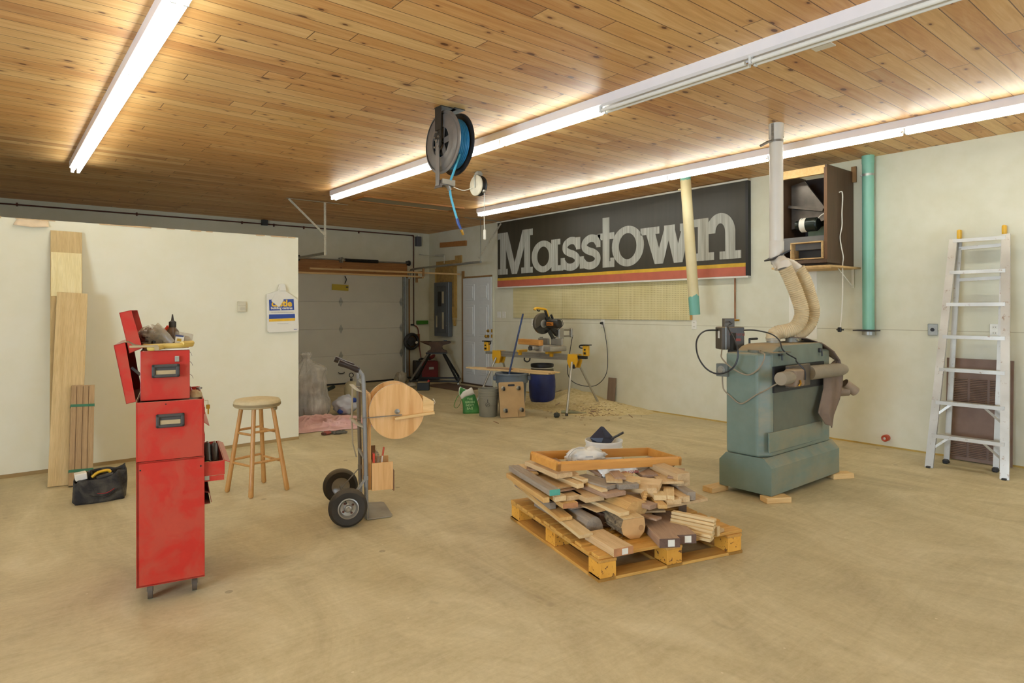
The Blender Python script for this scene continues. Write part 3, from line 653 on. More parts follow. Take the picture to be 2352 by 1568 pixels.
# hood: curved front end, dusty top
m = MB(); hp = [(.10, 1.0), (.10, 1.115), (.17, 1.15), (.26, 1.165), (.93, 1.165), (.93, 1.0)]
m.prism([(x, z) for x, z in hp], .30, Matrix(((1, 0, 0, 0), (0, 0, 1, 0), (0, 1, 0, 0), (0, 0, 0, 1))), z0=.045); o = m.build('hood', mat('dusty_hood', '66776b', .5, dust=1, dustcol='a8926c'), sd, smooth=30)
md = o.modifiers.new('edge', 'BEVEL'); md.width = .008; md.segments = 2; md.limit_method = 'ANGLE'
for xx in (.2, .86):
    m = MB(); m.box((xx, .035, 1.10), (.035, .025, .035), bev=.005); m.cyl((xx, .02, 1.09), (xx, .02, 1.05), .006); m.build('hood_latch', M_blackm, sd)
for px_, py_ in ((.52, .265), (.76, .225)):
    MB().lathe([(.054, 1.163), (.052, 1.20), (.050, 1.23)], 26, M=Matrix.Translation((px_, py_, 0))).lathe([(.0565, 1.19), (.0565, 1.205)], M=Matrix.Translation((px_, py_, 0)), cap=False).build('dust_port', mat('dusty_port_metal', 'a39a86', .5, .3, dust=.4), sd)
MB().lathe([(.0, 1.13), (.045, 1.13), (.062, 1.125), (.064, 1.105)][::-1], 24, M=Matrix.Translation((.14, .2, 0))).build('height_wheel_hub', M_gdust, sd)
m = MB(); m.cyl((.30, .35, 1.2), (.40, .34, 1.2), .009); m.cyl((.30, .35, 1.2), (.30, .35, 1.12), .008); m.cyl((.76, .32, 1.2), (.93, .32, 1.205), .008); m.build('handle_bar', M_black, sd)
# conveyor roll that sticks out past the end, motor and gearbox
t_roll = mat('dusty_paper_roll', '8f836d', .75, var=.18, scale=3)
m = MB(); m.M = Matrix.Translation((.54, -.02, .935)) @ frame((1, -.02, -.012)); m.lathe([(.0, 0), (.057, 0), (.056, .48), (.050, .56), (.040, .61), (.0, .625)], 28); m.build('belt_roll', t_roll, sd)
m = MB(); m.box((.37, -.02, .925), (.34, .03, .17), bev=.003); m.build('gearbox_plate', mat('dark_dusty_plate', '463d33', .6, dust=.6), sd, smooth=0)
m = MB(); m.box((.20, -.075, .925), (.15, .10, .13), bev=.02, seg=3); m.build('gearbox', mat('brown_gearbox', '7a6655', .55, dust=.8), sd)
m = MB(); m.M = Matrix.Translation((.13, -.08, .935)) @ frame((-1, -.1, 0)); m.lathe([(.0, 0), (.045, 0), (.05, .04), (.05, .17), (.046, .18), (0, .182)], 24); m.build('drive_motor', t_roll, sd)
m = MB(); m.tube([(.16, -.13, .87), (.17, -.14, .89), (.18, -.13, .91)], .008, 6); m.build('wire_nut', M_brass, sd)
# limp vinyl sheet draped over the end
def sheet(u, v):
    P0 = [Vector((.56, .27, 1.22)), Vector((.74, .10, 1.20)), Vector((.90, .04, 1.15)), Vector((1.06, .02, 1.08)), Vector((1.13, -.005, 1.0)), Vector((1.145, -.03, .93)), Vector((1.11, -.04, .80)), Vector((1.05, -.045, .68)), Vector((.93, -.05, .56)), Vector((.90, -.05, .455))]
    P1 = [Vector((.70, .38, 1.215)), Vector((.92, .34, 1.20)), Vector((1.07, .30, 1.16)), Vector((1.14, .20, 1.10)), Vector((1.18, .06, 1.0)), Vector((.86, .01, .93)), Vector((.83, -.01, .78)), Vector((.76, -.02, .66)), Vector((.715, -.03, .60)), Vector((.80, -.045, .50))]
    x = u*9; i = min(int(x), 8); f_ = x-i; f_ = f_*f_*(3-2*f_); a = P0[i].lerp(P0[i+1], f_); b_ = P1[i].lerp(P1[i+1], f_)
    q = a.lerp(b_, v); q.y -= .012*math.sin(v*7+u*5); q.x += .01*math.sin(v*9+u*9); return q
m = MB(); m.surf(sheet, 45, 12); m.build('draped_sheet', mat('limp_brown_vinyl', '6d5a4c', .6, dust=.8, dustcol='a08662', var=.15), sd, smooth=80, solid=.006)
m = MB(); m.tube([(1.08, .28, .74), (1.18, .17, .725), (1.27, .06, .715), (1.33, .01, .72)], .040, 18); m.cyl((1.30, .03, .79), (1.385, -.03, .715), .043, n=20, cap=False); o = m.build('side_dust_elbow', mat('dusty_brown_elbow', '8a7763', .6, dust=.5), sd, smooth=50)
MB().cyl((1.379, -.025, .72), (1.383, -.03, .716), .040, n=20).build('elbow_mouth', M_black, sd)
# electrical box on its stalk + switch
m = MB(); m.box((.21, .45, 1.14), (.05, .05, .22)); m.box((.2, .4, 1.1), (.12, .1, .02)); m.build('stalk', M_blackm, sd, smooth=0)
m = MB(); m.box((.25, .50, 1.205), (.19, .15, .185), -38, bev=.006); cbx = m.build('control_box', mat('dusty_black_box', '37322b', .4, var=.2, dust=.7), sd, smooth=20)
m = MB(); m.box((.27, .525, 1.33), (.085, .06, .075), -38, bev=.003); m.build('junction_box', mat('dark_grey_box', '5c5850', .5, .2, dust=.4), sd)
CM = Matrix.Translation((.25, .50, 1.205)) @ Matrix.Rotation(math.radians(-38), 4, 'Z')
text('red_lettering', 'General', .04, CM @ Matrix.Translation((.035, -.0762, .022)) @ FACEM, mat('red_print', '8d3a26', .5), cbx, .0006)
m = MB(); m.M = CM; m.box((.035, -.076, -.012), (.06, .002, .022)); m.build('red_badge', mat('red_print', '8d3a26', .5), cbx, smooth=0)
m = MB(); m.M = CM; m.box((-.0965, -.015, .03), (.003, .035, .06)); m.build('white_sticker', M_plate, cbx, smooth=0)
m = MB(); m.M = CM; m.box((-.06, -.078, 0), (.006, .006, .19)); m.build('box_seam', M_galv, cbx, smooth=0)
m = MB(); m.box((-.005, .40, .962), (.05, .10, .10), bev=.004); o = m.build('switch_box', mat('grey_switch_box', '6b7069', .45), sd, smooth=20)
m = MB(); m.M = Matrix.Translation((-.03, .40, .965)) @ frame((-1, 0, 0)); m.lathe([(.0, .012), (.02, .012), (.022, .006), (.032, .006), (.034, 0)][::-1], 22); m.build('push_button', M_galv, o)
# cables
def cable(name, pts, r_, mt, par, sm=7): return MB().tube(pts, r_, 8, smooth=sm).build(name, mt, par)
M_cab = mat('dusty_grey_cable', '8d8069', .6, var=.1)
cable('loop_cable', [(.25, .50, 1.34), (.17, .43, 1.33), (.061, .398, 1.305), (-.037, .284, 1.214), (-.08, .23, 1.145), (-.09, .22, 1.079), (-.11, .235, 1.013), (-.15, .267, .97), (-.18, .344, .948), (-.20, .426, .984), (-.205, .492, 1.069), (-.175, .532, 1.168), (-.117, .544, 1.235), (.013, .566, 1.27), (.17, .56, 1.27)], .0065, M_black, sd)
cable('front_cable', [(.17, .52, 1.12), (.05, .45, 1.09), (-.066, .373, 1.061), (-.12, .27, 1.006), (-.07, .205, .955), (-.036, .154, .946), (-.025, .09, .991), (-.015, .055, 1.051), (.005, .056, 1.105), (.052, .12, 1.115), (.10, .15, 1.118)], .0055, M_cab, sd)
cable('body_cable', [(-.01, .405, .91), (-.012, .40, .84), (-.012, .385, .80), (-.012, .33, .76), (-.014, .27, .72), (-.014, .22, .72), (-.012, .12, .79), (-.02, .03, .84), (-.02, -.04, .885), (.03, -.09, .915)], .0055, M_cab, sd)
cable('motor_cable', [(.33, .42, 1.27), (.37, .34, 1.27), (.36, .2, 1.245), (.27, .08, 1.20), (.20, .02, 1.14), (.24, .0, 1.10), (.33, -.02, 1.06), (.27, -.06, 1.04), (.27, -.12, .98), (.25, -.135, .91)], .0055, M_black, sd)
# sander blocks
for i, (x, y, rz, w2, lb) in enumerate(((4.47, 2.90, -8, .19, 'pale wood block under the left rear corner of the sander'), (4.56, 2.445, -30, .2, 'pale wood block under the near corner of the sander'),
                                       (5.63, 2.44, -28, .2, 'pale wood block under the right front corner of the sander'), (5.72, 2.93, 40, .2, 'pale wood block at the far right corner of the sander'))):
    o = MB().box((0, 0, .021), (w2, .10, .042), bev=.003).build('wood_block', M_pine, None, (x, y, 0), rz); tag(o, lb, 'wood block', 'blocks that lift the sander')
# ================================================================ red tool chests
t = NT('dusty_red_enamel'); v = t.coord(rnd=False); n = t.noise(v, 7, 5, .6, .5)
f = t.ramp(n, [(.42, (0, 0, 0, 1)), (.56, (1, 1, 1, 1))]); col = t.mix(t.math('MULTIPLY', f, .55), lin('b4261a'), lin('a94b36'))
g = t.n('ShaderNodeNewGeometry'); sp = t.n('ShaderNodeSeparateXYZ'); t.l(g.outputs['Normal'], sp.inputs[0])
up = t.ramp(sp.outputs[2], [(.5, (0, 0, 0, 1)), (.95, (.7, .7, .7, 1))]); col = t.mix(up, col, lin('b08b72')); t.set(col=col, rough=.42); M_red = t.m
M_redin = mat('dark_red_inside', '7c1014', .5, var=.15, dust=.35)
M_grip = mat('grey_plastic_grip', '3f3c38', .5, var=.1)
M_dustfill = mat('sawdust_filled_recess', 'a8946d', .9, var=.1)
CO, CA = (.546, 3.551, 0), -11.4
def handle(par, x, z, w_=.125, h_=.067):
    m = MB(); e = .016
    m.box((x, -.006, z+h_/2-e/2), (w_, .014, e), bev=.004); m.box((x, -.006, z-h_/2+e/2), (w_, .014, e), bev=.004)
    m.box((x-w_/2+e/2, -.006, z), (e, .014, h_), bev=.004); m.box((x+w_/2-e/2, -.006, z), (e, .014, h_), bev=.004)
    m.box((x, -.002, z), (w_-.03, .004, h_-.03)); o = m.build('carry_handle', M_grip, par)
    MB().box((x, -.0045, z-.008), (w_-.036, .003, h_*.34)).build('handle_recess', M_dustfill, o, smooth=0)
c = thing('roller_tool_cabinet', 'tall red metal tool cabinet on casters with open drawer, at the bottom', 'tool cabinet', CO, CA)
LL = .60
m = MB(); m.box((.006, LL/2, .402), (.012, LL, .61)); m.box((.15, .004, .402), (.30, .008, .61), bev=.002); m.box((.15, LL, .402), (.30, .008, .61)); m.box((.15, LL/2, .101), (.3, LL, .008)); m.box((.15, LL/2, .703), (.3, LL, .008))
m.box((.291, LL/2+.01, .35), (.012, LL, .42)); m.build('cabinet_body', M_red, c, smooth=0)
m = MB(); m.cyl((.018, -.002, .668), (.018, .002, .668), .004); m.cyl((.283, -.002, .66), (.283, .002, .66), .004); m.build('screw_hole', M_black, c)
for x, y in ((.056, .11), (.256, .11), (.06, .5), (.25, .5)):
    m = MB(); m.box((x, y, .085), (.05, .05, .008)); m.box((x-.014, y-.005, .062), (.003, .035, .05)); m.box((x+.014, y-.005, .062), (.003, .035, .05)); o = m.build('caster', M_steel, c, smooth=0)
    MB().cyl((x-.011, y-.01, .033), (x+.011, y-.01, .033), .033, n=22).build('wheel', mat('brown_caster_wheel', '4d4034', .55, dust=.4), o)
def drawer(par, x1, z0, z1, ly0, ly1, name, lip=.02):
    m = MB(); m.box(((.285+x1)/2, ly0, (z0+z1)/2), (x1-.285, .004, z1-z0)); m.box(((.285+x1)/2, ly1, (z0+z1)/2), (x1-.285, .004, z1-z0))
    m.box((x1, (ly0+ly1)/2, (z0+z1)/2), (.006, ly1-ly0, z1-z0)); o = m.build(name, M_red, par, smooth=0)
    MB().box(((.285+x1)/2, (ly0+ly1)/2, z0+.004), (x1-.285, ly1-ly0-.006, .004)).build('drawer_bottom', M_redin, o, smooth=0)
    m = MB(); m.box((x1+lip/2, (ly0+ly1)/2, z1-.006), (lip, ly1-ly0, .003), (0, 25, 0)); m.build('drawer_lip', M_red, o, smooth=0)
    return o
dd = drawer(c, .392, .60, .672, .022, .57, 'open_drawer', .03)
MB().box((.345, .022, .585), (.095, .004, .026)).build('drawer_slide', M_red, c, smooth=0)
MB().box((.312, .02, .59), (.022, .006, .022)).build('slide_bracket', M_galv, c, smooth=0)
m = MB(); m.box((.312, .3, .51), (.03, .5, .003), (0, 15, 0)); m.box((.31, .3, .452), (.036, .5, .004)); m.box((.326, .3, .50), (.003, .5, .09), (0, -10, 0)); m.build('lower_drawer', M_redin, c, smooth=0)
for i, (x, y, r3, lb) in enumerate(((.325, .34, .02, 'black ribbed hand tool in the open red drawer, the left one'), (.362, .33, .018, 'black ribbed hand tool in the open red drawer, the right one'))):
    r = thing('power_tool', lb, 'tool', CO, CA, 'black tools in the open drawer')
    MB().tube([(x, y-.12, .62), (x, y, .645), (x+.005, y+.1, .675)], lambda u: r3*(1+.35*math.sin(u*3.1)), 12, rip=.93).build('body', M_black, r)
    MB().cyl((x+.004, y+.09, .675), (x+.007, y+.12, .69), .008).build('chuck', M_steel, r)
o = MB().box((0, 0, 0), (.045, .08, .018), bev=.005).build('scraper', mat('tool_yellow', 'c9a227', .45), None); o.location = Matrix.Translation(CO) @ Matrix.Rotation(math.radians(CA), 4, 'Z') @ Vector((.325, .13, .635)); o.rotation_euler = (0, 0, .3); tag(o, 'small yellow tool in the open red drawer', 'tool')
# middle chest
c2 = thing('middle_tool_chest', 'red metal chest with dusty handle, open-topped, lid hanging at its left', 'tool chest', (CO[0], CO[1], .708), CA)
m = MB(); m.box((.15, .003, .146), (.297, .006, .290), bev=.002); m.box((.003, LL/2, .146), (.006, LL, .29)); m.box((.15, LL, .146), (.297, .006, .29)); m.box((.294, LL/2, .146), (.006, LL, .29)); m.build('chest_body', M_red, c2, smooth=0)
MB().box((.15, LL/2, .262), (.287, LL-.01, .01)).build('tray', M_redin, c2, smooth=0)
m = MB(); m.box((.298, .3, .225), (.012, .52, .035)); m.build('drawer_front', M_red, c2, smooth=0)
m = MB(); m.box((.314, .32, .15), (.03, .5, .003), (0, 40, 0)); m.box((.30, .32, .08), (.01, .5, .04)); m.build('drawer_lip', M_red, c2, smooth=0)
handle(c2, .148, .194)
MB().cyl((.128, -.002, .276), (.128, .002, .276), .003).build('rivet', M_black, c2)
m = MB(); m.tube([(.302, .03, .278), (.318, .03, .278), (.318, .03, .255)], .0012, 5); m.box((.318, .03, .245), (.018, .002, .022), bev=.002); m.box((.319, .03, .222), (.007, .002, .03)); m.build('key', M_brass, c2)
def lid(par, pts, th, name):
    """shallow pressed lid: outline in XZ of its end flange, pushed back along y"""
    (a, b_, cc, d_) = [Vector((x, 0, z)) for x, z in pts]; m = MB(); Lh = LL-.02
    m.prism([(p_.x, p_.z) for p_ in (a, b_, cc, d_)], .004, Matrix(((1, 0, 0, 0), (0, 0, 1, 0), (0, 1, 0, 0), (0, 0, 0, 1))), z0=.0)
    m.prism([(p_.x, p_.z) for p_ in (a, b_, cc, d_)], .004, Matrix(((1, 0, 0, 0), (0, 0, 1, 0), (0, 1, 0, 0), (0, 0, 0, 1))), z0=Lh)
    for p_, q_ in ((d_, a), (a, b_), (cc, d_)):
        n_ = Vector(((q_-p_).z, 0, -(q_-p_).x)).normalized()*.003
        m.prism([(p_.x, p_.z), (q_.x, q_.z), (q_.x+n_.x, q_.z+n_.z), (p_.x+n_.x, p_.z+n_.z)], Lh, Matrix(((1, 0, 0, 0), (0, 0, 1, 0), (0, 1, 0, 0), (0, 0, 0, 1))))
    o = m.build(name, M_red, par, smooth=0)
    return o
lid(c2, [(-.091, .573), (-.044, .586), (.000, .296), (-.04, .288)], .004, 'lid')
# small tools in the tray of the middle chest
def at(par_o, x, y, z): return Matrix.Translation(CO) @ Matrix.Rotation(math.radians(CA), 4, 'Z') @ Vector((x, y, z))
r = thing('dust_mask', 'tan dusty cup lying in the open middle chest', 'dust mask', at(0, .262, .12, .977), CA)
MB().blob((0, 0, 0.025), (.033, .06, .03), 10, 3, .2).build('cup', M_dustfill, r)
r = thing('small_wrench', 'short shiny wrench in the open middle chest', 'wrench', at(0, .268, .2, .98), CA)
m = MB(); m.tube([(-.02, -.03, .005), (.0, 0, .03), (.012, .02, .045)], .006, 8, flat=(1, .5)); m.lathe([(.008, -.004), (.015, -.004), (.015, .004), (.008, .004)], 16, M=Matrix.Translation((.015, .025, .05))); m.build('shank', M_steel, r)
# top chest
c3 = thing('top_tool_chest', 'smallest red tool chest on top with grey latch and clutter over it', 'tool chest', at(0, 0, 0, 1.002), CA)
m = MB(); m.box((.1265, .31, .1235), (.217, .58, .245)); o = m.build('chest_body', M_red, c3, smooth=0)
md = o.modifiers.new('edge', 'BEVEL'); md.width = .003; md.segments = 2; md.limit_method = 'ANGLE'
handle(c3, .129, .147, .122, .065)
MB().box((.178, .012, .203), (.02, .012, .028), bev=.002).build('latch', M_galv, c3)
for x, z0 in ((.240, .235), (.243, .185), (.245, .12), (.24, .06)):
    MB().tube([(.235, .05, z0), (x, .03, z0-.005), (x+.006, .03, z0-.02)], .0012, 5).build('drawer_wire', M_steel, c3)
lid(c3, [(-.068, .435), (-.018, .448), (.028, .262), (-.026, .238)], .004, 'lid')
m = MB(); bar(m, (-.02, .06, .165), (.018, .05, .128), .008, .012); m.build('lid_stay', mat('blue_grey_stay', '7d8794', .4, .4), c3, smooth=0)
# clutter on the top chest (local z 0 = chest top)
def on_top(name, label, cat, grp='clutter on the top red chest'): return thing(name, label, cat, at(0, 0, 0, 1.2495), CA, grp)
r = on_top('angle_strip', 'thin tan metal strip sticking out left over the chest lid', 'metal strip')
m = MB(); m.box((.035, -.015, .024), (.12, .012, .010)); m.prism([(-.052, .048), (-.030, .052), (-.012, .026), (.02, .020), (.02, .030), (-.005, .034), (-.026, .040)], .02, Matrix(((1, 0, 0, 0), (0, 0, 1, 0), (0, 1, 0, 0), (0, 0, 0, 1)))); m.box((.09, .0, .012), (.02, .05, .02)); m.build('strip', mat('tan_dusty_metal', 'a5916a', .6, dust=.6), r, smooth=0)
r = on_top('paper_sheet', 'white folded sheet lying flat under the yellow gloves', 'paper')
MB().box((.155, .09, .004), (.14, .16, .006), 6).build('sheet', M_whitep, r, smooth=0)
r = on_top('yellow_air_hose', 'coiled yellow hose lying flat on the top red chest', 'hose')
m = MB(); m.tube([(.245, .1, .022), (.2, .035, .022), (.12, .02, .022), (.05, .05, .02), (.035, .12, .02), (.07, .2, .02), (.15, .22, .022), (.23, .19, .024), (.245, .1, .03), (.2, .03, .03)], .0125, 10, smooth=6)
m.tube([(.055, .015, .012), (.075, .0, .012), (.1, .005, .016), (.12, .03, .018)], .0125, 10, smooth=5); m.build('coil', mat('dusty_yellow_rubber', 'c9ab52', .55, dust=.3), r)
t = NT('clear_bag_plastic'); t.set(col=lin('b9ad96'), rough=.25); t.b.inputs['Alpha'].default_value = .42; M_film = t.m
r = on_top('bag_of_bits', 'clear plastic bag of black fittings at the left on the top chest', 'plastic bag')
m = MB(); m.blob((.06, .16, .055), (.058, .07, .05), 16, 5, .28, 4, flatz=.003); m.build('dark_fittings', mat('dark_fittings', '2d2622', .35, var=.6, scale=30), r)
m = MB(); m.blob((.066, .16, .06), (.066, .078, .062), 16, 8, .22, 3, flatz=.001); m.tube([(.075, .12, .11), (.10, .11, .09), (.13, .1, .06), (.155, .09, .03)], lambda u: .02*(1.1-.6*u)+.006, 10, flat=(.4, 1.2)); m.build('bag_film', M_film, r)
r = on_top('red_cap_tube', 'orange-red plastic tube behind the bag on the top chest', 'tube')
MB().cyl((.105, .26, .055), (.145, .25, .11), .016, n=18).cyl((.06, .27, .015), (.105, .26, .055), .012, n=14).build('tube', mat('orange_red_plastic', 'd3452c', .4), r)
r = on_top('glue_bottle', 'brown glue bottle with black pointed nozzle on the top chest', 'bottle')
m = MB(); bm_ = Matrix.Translation((.158, .19, .0)); m.lathe([(0, .001), (.03, .001), (.032, .01), (.033, .07), (.029, .09), (.018, .105), (.0155, .112)], 24, M=bm_); m.build('bottle', mat('brown_glue_bottle', '4b3426', .3, dust=.35), r)
MB().lathe([(.0165, .11), (.0175, .112), (.0175, .138), (.012, .142), (.007, .146), (.0025, .178), (0, .178)], 20, M=bm_).build('nozzle_cap', mat('dusty_black_cap', '35312a', .5), r)
r = on_top('clear_box', 'small clear box with white and blue label at the right on the top chest', 'box')
MB().box((.205, .15, .053), (.085, .05, .06), (0, 12, 8), bev=.004).build('box_body', M_film, r, smooth=0)
MB().box((.205, .15, .05), (.07, .04, .035), (0, 12, 8), bev=.01).build('contents', M_dustfill, r)
m = MB(); m.box((.190, .12, .048), (.04, .0015, .04), (0, 8, 8)); o = m.build('label_card', M_whitep, r, smooth=0)
MB().box((.190, .1185, .066), (.038, .0015, .008), (0, 8, 8)).build('label_band', mat('navy_print', '2b3a66', .5), o, smooth=0)
MB().box((.188, .1185, .046), (.02, .0015, .014), (0, 8, 8)).build('label_print', mat('gold_print', 'c9a52e', .5), o, smooth=0)

# ================================================================ stool
M_stool = wood('varnished_maple', 'b67f3e', 'cf9c5a', .4, axis=2, tint=.12)
r = thing('bar_stool', 'round beige-seated wooden stool between the red cabinet and hand truck', 'stool', (1.655, 5.245, 0))
m = MB(); m.lathe([(0, .672), (.155, .672), (.172, .68), (.178, .70), (.176, .722), (.165, .735), (.12, .742), (0, .744)], 40); m.build('seat_cushion', mat('beige_seat_cloth', 'c2b086', .9, var=.08, scale=30), r, smooth=50)
MB().lathe([(.1775, .688), (.1795, .69), (.1795, .706), (.1775, .708)], 40, cap=False).build('seat_piping', mat('seat_piping', '8f7e5a', .9), r)
MB().box((.1, -.13, .665), (.03, .01, .02), (10, 0, 30)).build('loose_tab', mat('seat_piping', '8f7e5a', .9), r, smooth=0)
feet = [(1.453-1.655, 5.356-5.245), (1.548-1.655, 5.064-5.245), (1.845-1.655, 5.108-5.245), (1.773-1.655, 5.453-5.245)]
def legp(i, z): f0 = Vector((feet[i][0], feet[i][1], 0)); t0 = Vector((feet[i][0]*.52, feet[i][1]*.52, .675)); return f0.lerp(t0, z/.675)
for i in range(4):
    MB().tube([legp(i, 0.0), legp(i, .012), legp(i, .1), legp(i, .4), legp(i, .675)], lambda u: .0165+.0035*math.sin(min(1, u*1.4+.1)*PI) if u > .02 else .012, 14).build('leg', M_stool, r)
for lv in (.235, .47):
    for i in range(4):
        a, b2 = legp(i, lv+(.02 if i % 2 else 0)), legp((i+1) % 4, lv+(.02 if i % 2 else 0)); MB().tube([a, a.lerp(b2, .5), b2], lambda u: .0085+.002*math.sin(u*PI), 10).build('rung', M_stool, r)

# ================================================================ hand truck with plywood cord reel
HO, HA = (2.006, 4.036, 0), -19.3
M_gtube = mat('grey_painted_tube', '8e8f8c', .4, .3, var=.08); M_tyre = mat('black_tyre', '1f1e1c', .75, var=.15, dust=.25)
h = thing('hand_truck', 'grey tube hand truck with black grips and two pneumatic wheels', 'hand truck', HO, HA)
YT = .34
for y in (0, YT):
    MB().tube([(.0, y, .01), (-.004, y, .3), (-.012, y, .7), (-.02, y, .96), (-.035, y, 1.01), (-.075, y, 1.045), (-.18, y, 1.088)], .0145, 14, smooth=4).build('side_tube', M_gtube, h)
    o = MB().tube([(-.05, y, 1.032), (-.08, y, 1.046), (-.14, y, 1.072), (-.185, y, 1.09)], lambda u: .0205+.002*math.sin(u*9), 14, smooth=4).build('hand_grip', mat('black_rubber_grip', '2e2524', .3), h)
for z0 in (.09, .42, .62, .93):
    m = MB(); m.tube([(-.012, 0, z0), (-.012, YT, z0)], .011, 8); m.build('cross_bar', M_gtube, h)
for z0 in (.64, .88):
    m = MB(); m.tube([(-.012, 0, z0), (-.05, .04, z0+.01), (-.075, .12, z0+.03), (-.075, YT-.12, z0+.03), (-.05, YT-.04, z0+.01), (-.012, YT, z0)], .014, 8, smooth=4, flat=(1.3, .25)); m.build('stair_strap', mat('pale_strap', 'b9b5a2', .5), h)
m = MB(); m.tube([(-.075, .17, .9), (-.08, .17, .66), (-.075, .17, .5), (-.05, .17, .4)], .006, 6); m.build('back_strap', mat('pale_strap', 'b9b5a2', .5), h)
m = MB(); m.prism([(0, -.02), (.165, -.012), (.18, .01), (.17, .33), (.15, .35), (0, .37)], .006, z0=.004); m.box((.003, YT/2, .05), (.006, .38, .09)); m.build('toe_plate', mat('worn_toe_plate', '98917f', .45, .3, var=.15), h, smooth=0)
MB().cyl((-.135, -.13, .128), (-.135, .50, .128), .009, n=12).build('axle', M_steel, h)
for y in (0, YT): m = MB(); bar(m, (-.005, y, .285), (-.13, y+(-.03 if y == 0 else .03), .14), .03, .006); m.box((-.005, y, .29), (.03, .03, .03)); m.build('axle_brace', M_gtube, h, smooth=0)
for y, s_ in ((-.10, -1), (.462, 1)):
    M0 = Matrix.Translation((-.135, y, .128)) @ frame((0, s_, 0)); m = MB(); 
    m.lathe([(.066, -.03), (.085, -.036), (.108, -.036), (.121, -.025), (.1275, -.01), (.1275, .01), (.121, .025), (.108, .036), (.085, .036), (.066, .03), (.066, -.03)], 44, M=M0, cap=False); w_ = m.build('wheel', M_tyre, h, smooth=40)
    m = MB(); m.lathe([(.068, .03), (.069, .034), (.062, .036), (.055, .026), (.05, .018), (.03, .014), (.022, .02), (.021, .034), (.012, .036), (.011, .05), (0, .05)], 36, M=M0, cap=False); m.lathe([(.068, -.03), (.05, -.02), (0, -.02)], 36, M=M0, cap=False); m.build('rim', mat('zinc_rim', 'a39f94', .35, .65, var=.15), w_)
    m = MB()
    for k_ in range(4): a = k_*PI/2+.6; p_ = M0 @ Vector((.038*math.cos(a), .038*math.sin(a), .02)); q_ = M0 @ Vector((.038*math.cos(a), .038*math.sin(a), .012)); m.cyl(q_, p_, .008, n=6)
    m.build('rim_bolts', M_rust, w_)
    MB().tube([M0 @ Vector((.05*math.cos(1.9), .05*math.sin(1.9), .02)), M0 @ Vector((.04*math.cos(1.9), .04*math.sin(1.9), .04))], .003, 6).build('valve_stem', M_black, w_)
# reel strapped on
t = NT('fir_plywood'); v = t.coord(scale=(9, 9, .8)); n = t.noise(v, 1.5, 5, .6, 1.5)
t.set(col=t.ramp(n, [(.3, lin('c79455')), (.5, lin('d9ab6e')), (.7, lin('e4b981'))]), rough=.6); M_fir = t.m
M_plyedge = wood('plywood_edge', 'e2d2b0', 'f4e8cc', axis=0)
rl_ = thing('plywood_cord_reel', 'round plywood cord reel on an upright board strapped to the hand truck', 'cord reel', HO, HA)
MB().box((.024, YT/2+.01, .53), (.019, .32, .665)).build('mounting_board', M_fir, rl_, smooth=0)
for y, r9 in ((-.015, .192), (.185, .192)):
    o = MB().lathe([(0, -.009), (r9, -.009), (r9, .009), (0, .009)], 64, M=Matrix.Translation((.208, y, .738)) @ Matrix.Rotation(PI/2, 4, 'X')).build('reel_disc', M_fir, rl_, smooth=40)
    MB().lathe([(r9+.0008, -.0085), (r9+.0008, .0085)], 64, M=Matrix.Translation((.208, y, .738)) @ Matrix.Rotation(PI/2, 4, 'X'), cap=False).build('disc_edge', M_plyedge, o)
MB().cyl((.208, -.01, .738), (.208, .18, .738), .075, n=30).build('reel_core', M_pine2, rl_)
MB().lathe([(.078, -.06), (.11, -.062), (.115, 0), (.11, .062), (.078, .06)], 40, M=Matrix.Translation((.208, .07, .738)) @ Matrix.Rotation(PI/2, 4, 'X')).build('wound_cord', mat('wound_white_cord', 'd8cdb4', .6, var=.2, scale=40), rl_)
m = MB(); m.M = Matrix.Translation((.208, -.021, .738)) @ frame((0, -1, 0)); m.lathe([(.006, 0), (.018, .0), (.018, .006), (.008, .008), (.008, .02), (0, .022)], 18); m.box((0, 0, .012), (.02, .02, .008)); m.build('axle_bolt', M_steel, rl_)
m = MB(); bar(m, (-.03, -.03, .706), (.24, -.033, .714), .012, .004); m.build('side_strap', mat('grey_strap', '6f6c66', .5), rl_, smooth=0)
m = MB(); bar(m, (.19, -.04, .692), (.468, -.04, .718), .028, .018, (0, 0, 1)); m.build('arm', M_pine, rl_, smooth=0)
m = MB(); bar(m, (.19, .18, .692), (.468, .18, .718), .028, .018, (0, 0, 1)); m.build('arm', M_pine, rl_, smooth=0)
m = MB(); m.prism([(.39, .715), (.465, .72), (.468, .795), (.392, .838)], .20, Matrix(((1, 0, 0, 0), (0, 0, 1, 0), (0, 1, 0, 0), (0, 0, 0, 1))), z0=-.03); m.build('end_block', M_pine, rl_, smooth=0)
MB().tube([(.468, .0, .81), (.48, .0, .795), (.482, 0, .78), (.472, 0, .77)], .003, 6, smooth=3).build('cord_loop', M_whitep, rl_)
bx = thing('plywood_bin', 'small open plywood bin mounted low on the hand truck board', 'box', HO, HA)
m = MB(); zc, hh = .292, .19
m.box((.108, -.005, zc), (.145, .010, hh)); m.box((.108, .20, zc), (.145, .010, hh)); m.box((.041, .098, zc), (.010, .20, hh)); m.box((.175, .098, zc-.02), (.010, .2, hh-.04)); m.box((.108, .098, .203), (.13, .19, .01)); m.build('bin_walls', M_fir, bx, smooth=0)
MB().box((.186, .098, .255), (.009, .22, .14)).build('outer_slat', mat('dark_ply_edge', '7c5836', .6), bx, smooth=0)
MB().box((.06, .185, .42), (.05, .006, .1), (0, 0, 0)).build('divider', mat('brown_card', '8a6238', .8), bx, smooth=0)
def hl(x, y, z): return Matrix.Translation(HO) @ Matrix.Rotation(math.radians(HA), 4, 'Z') @ Vector((x, y, z))
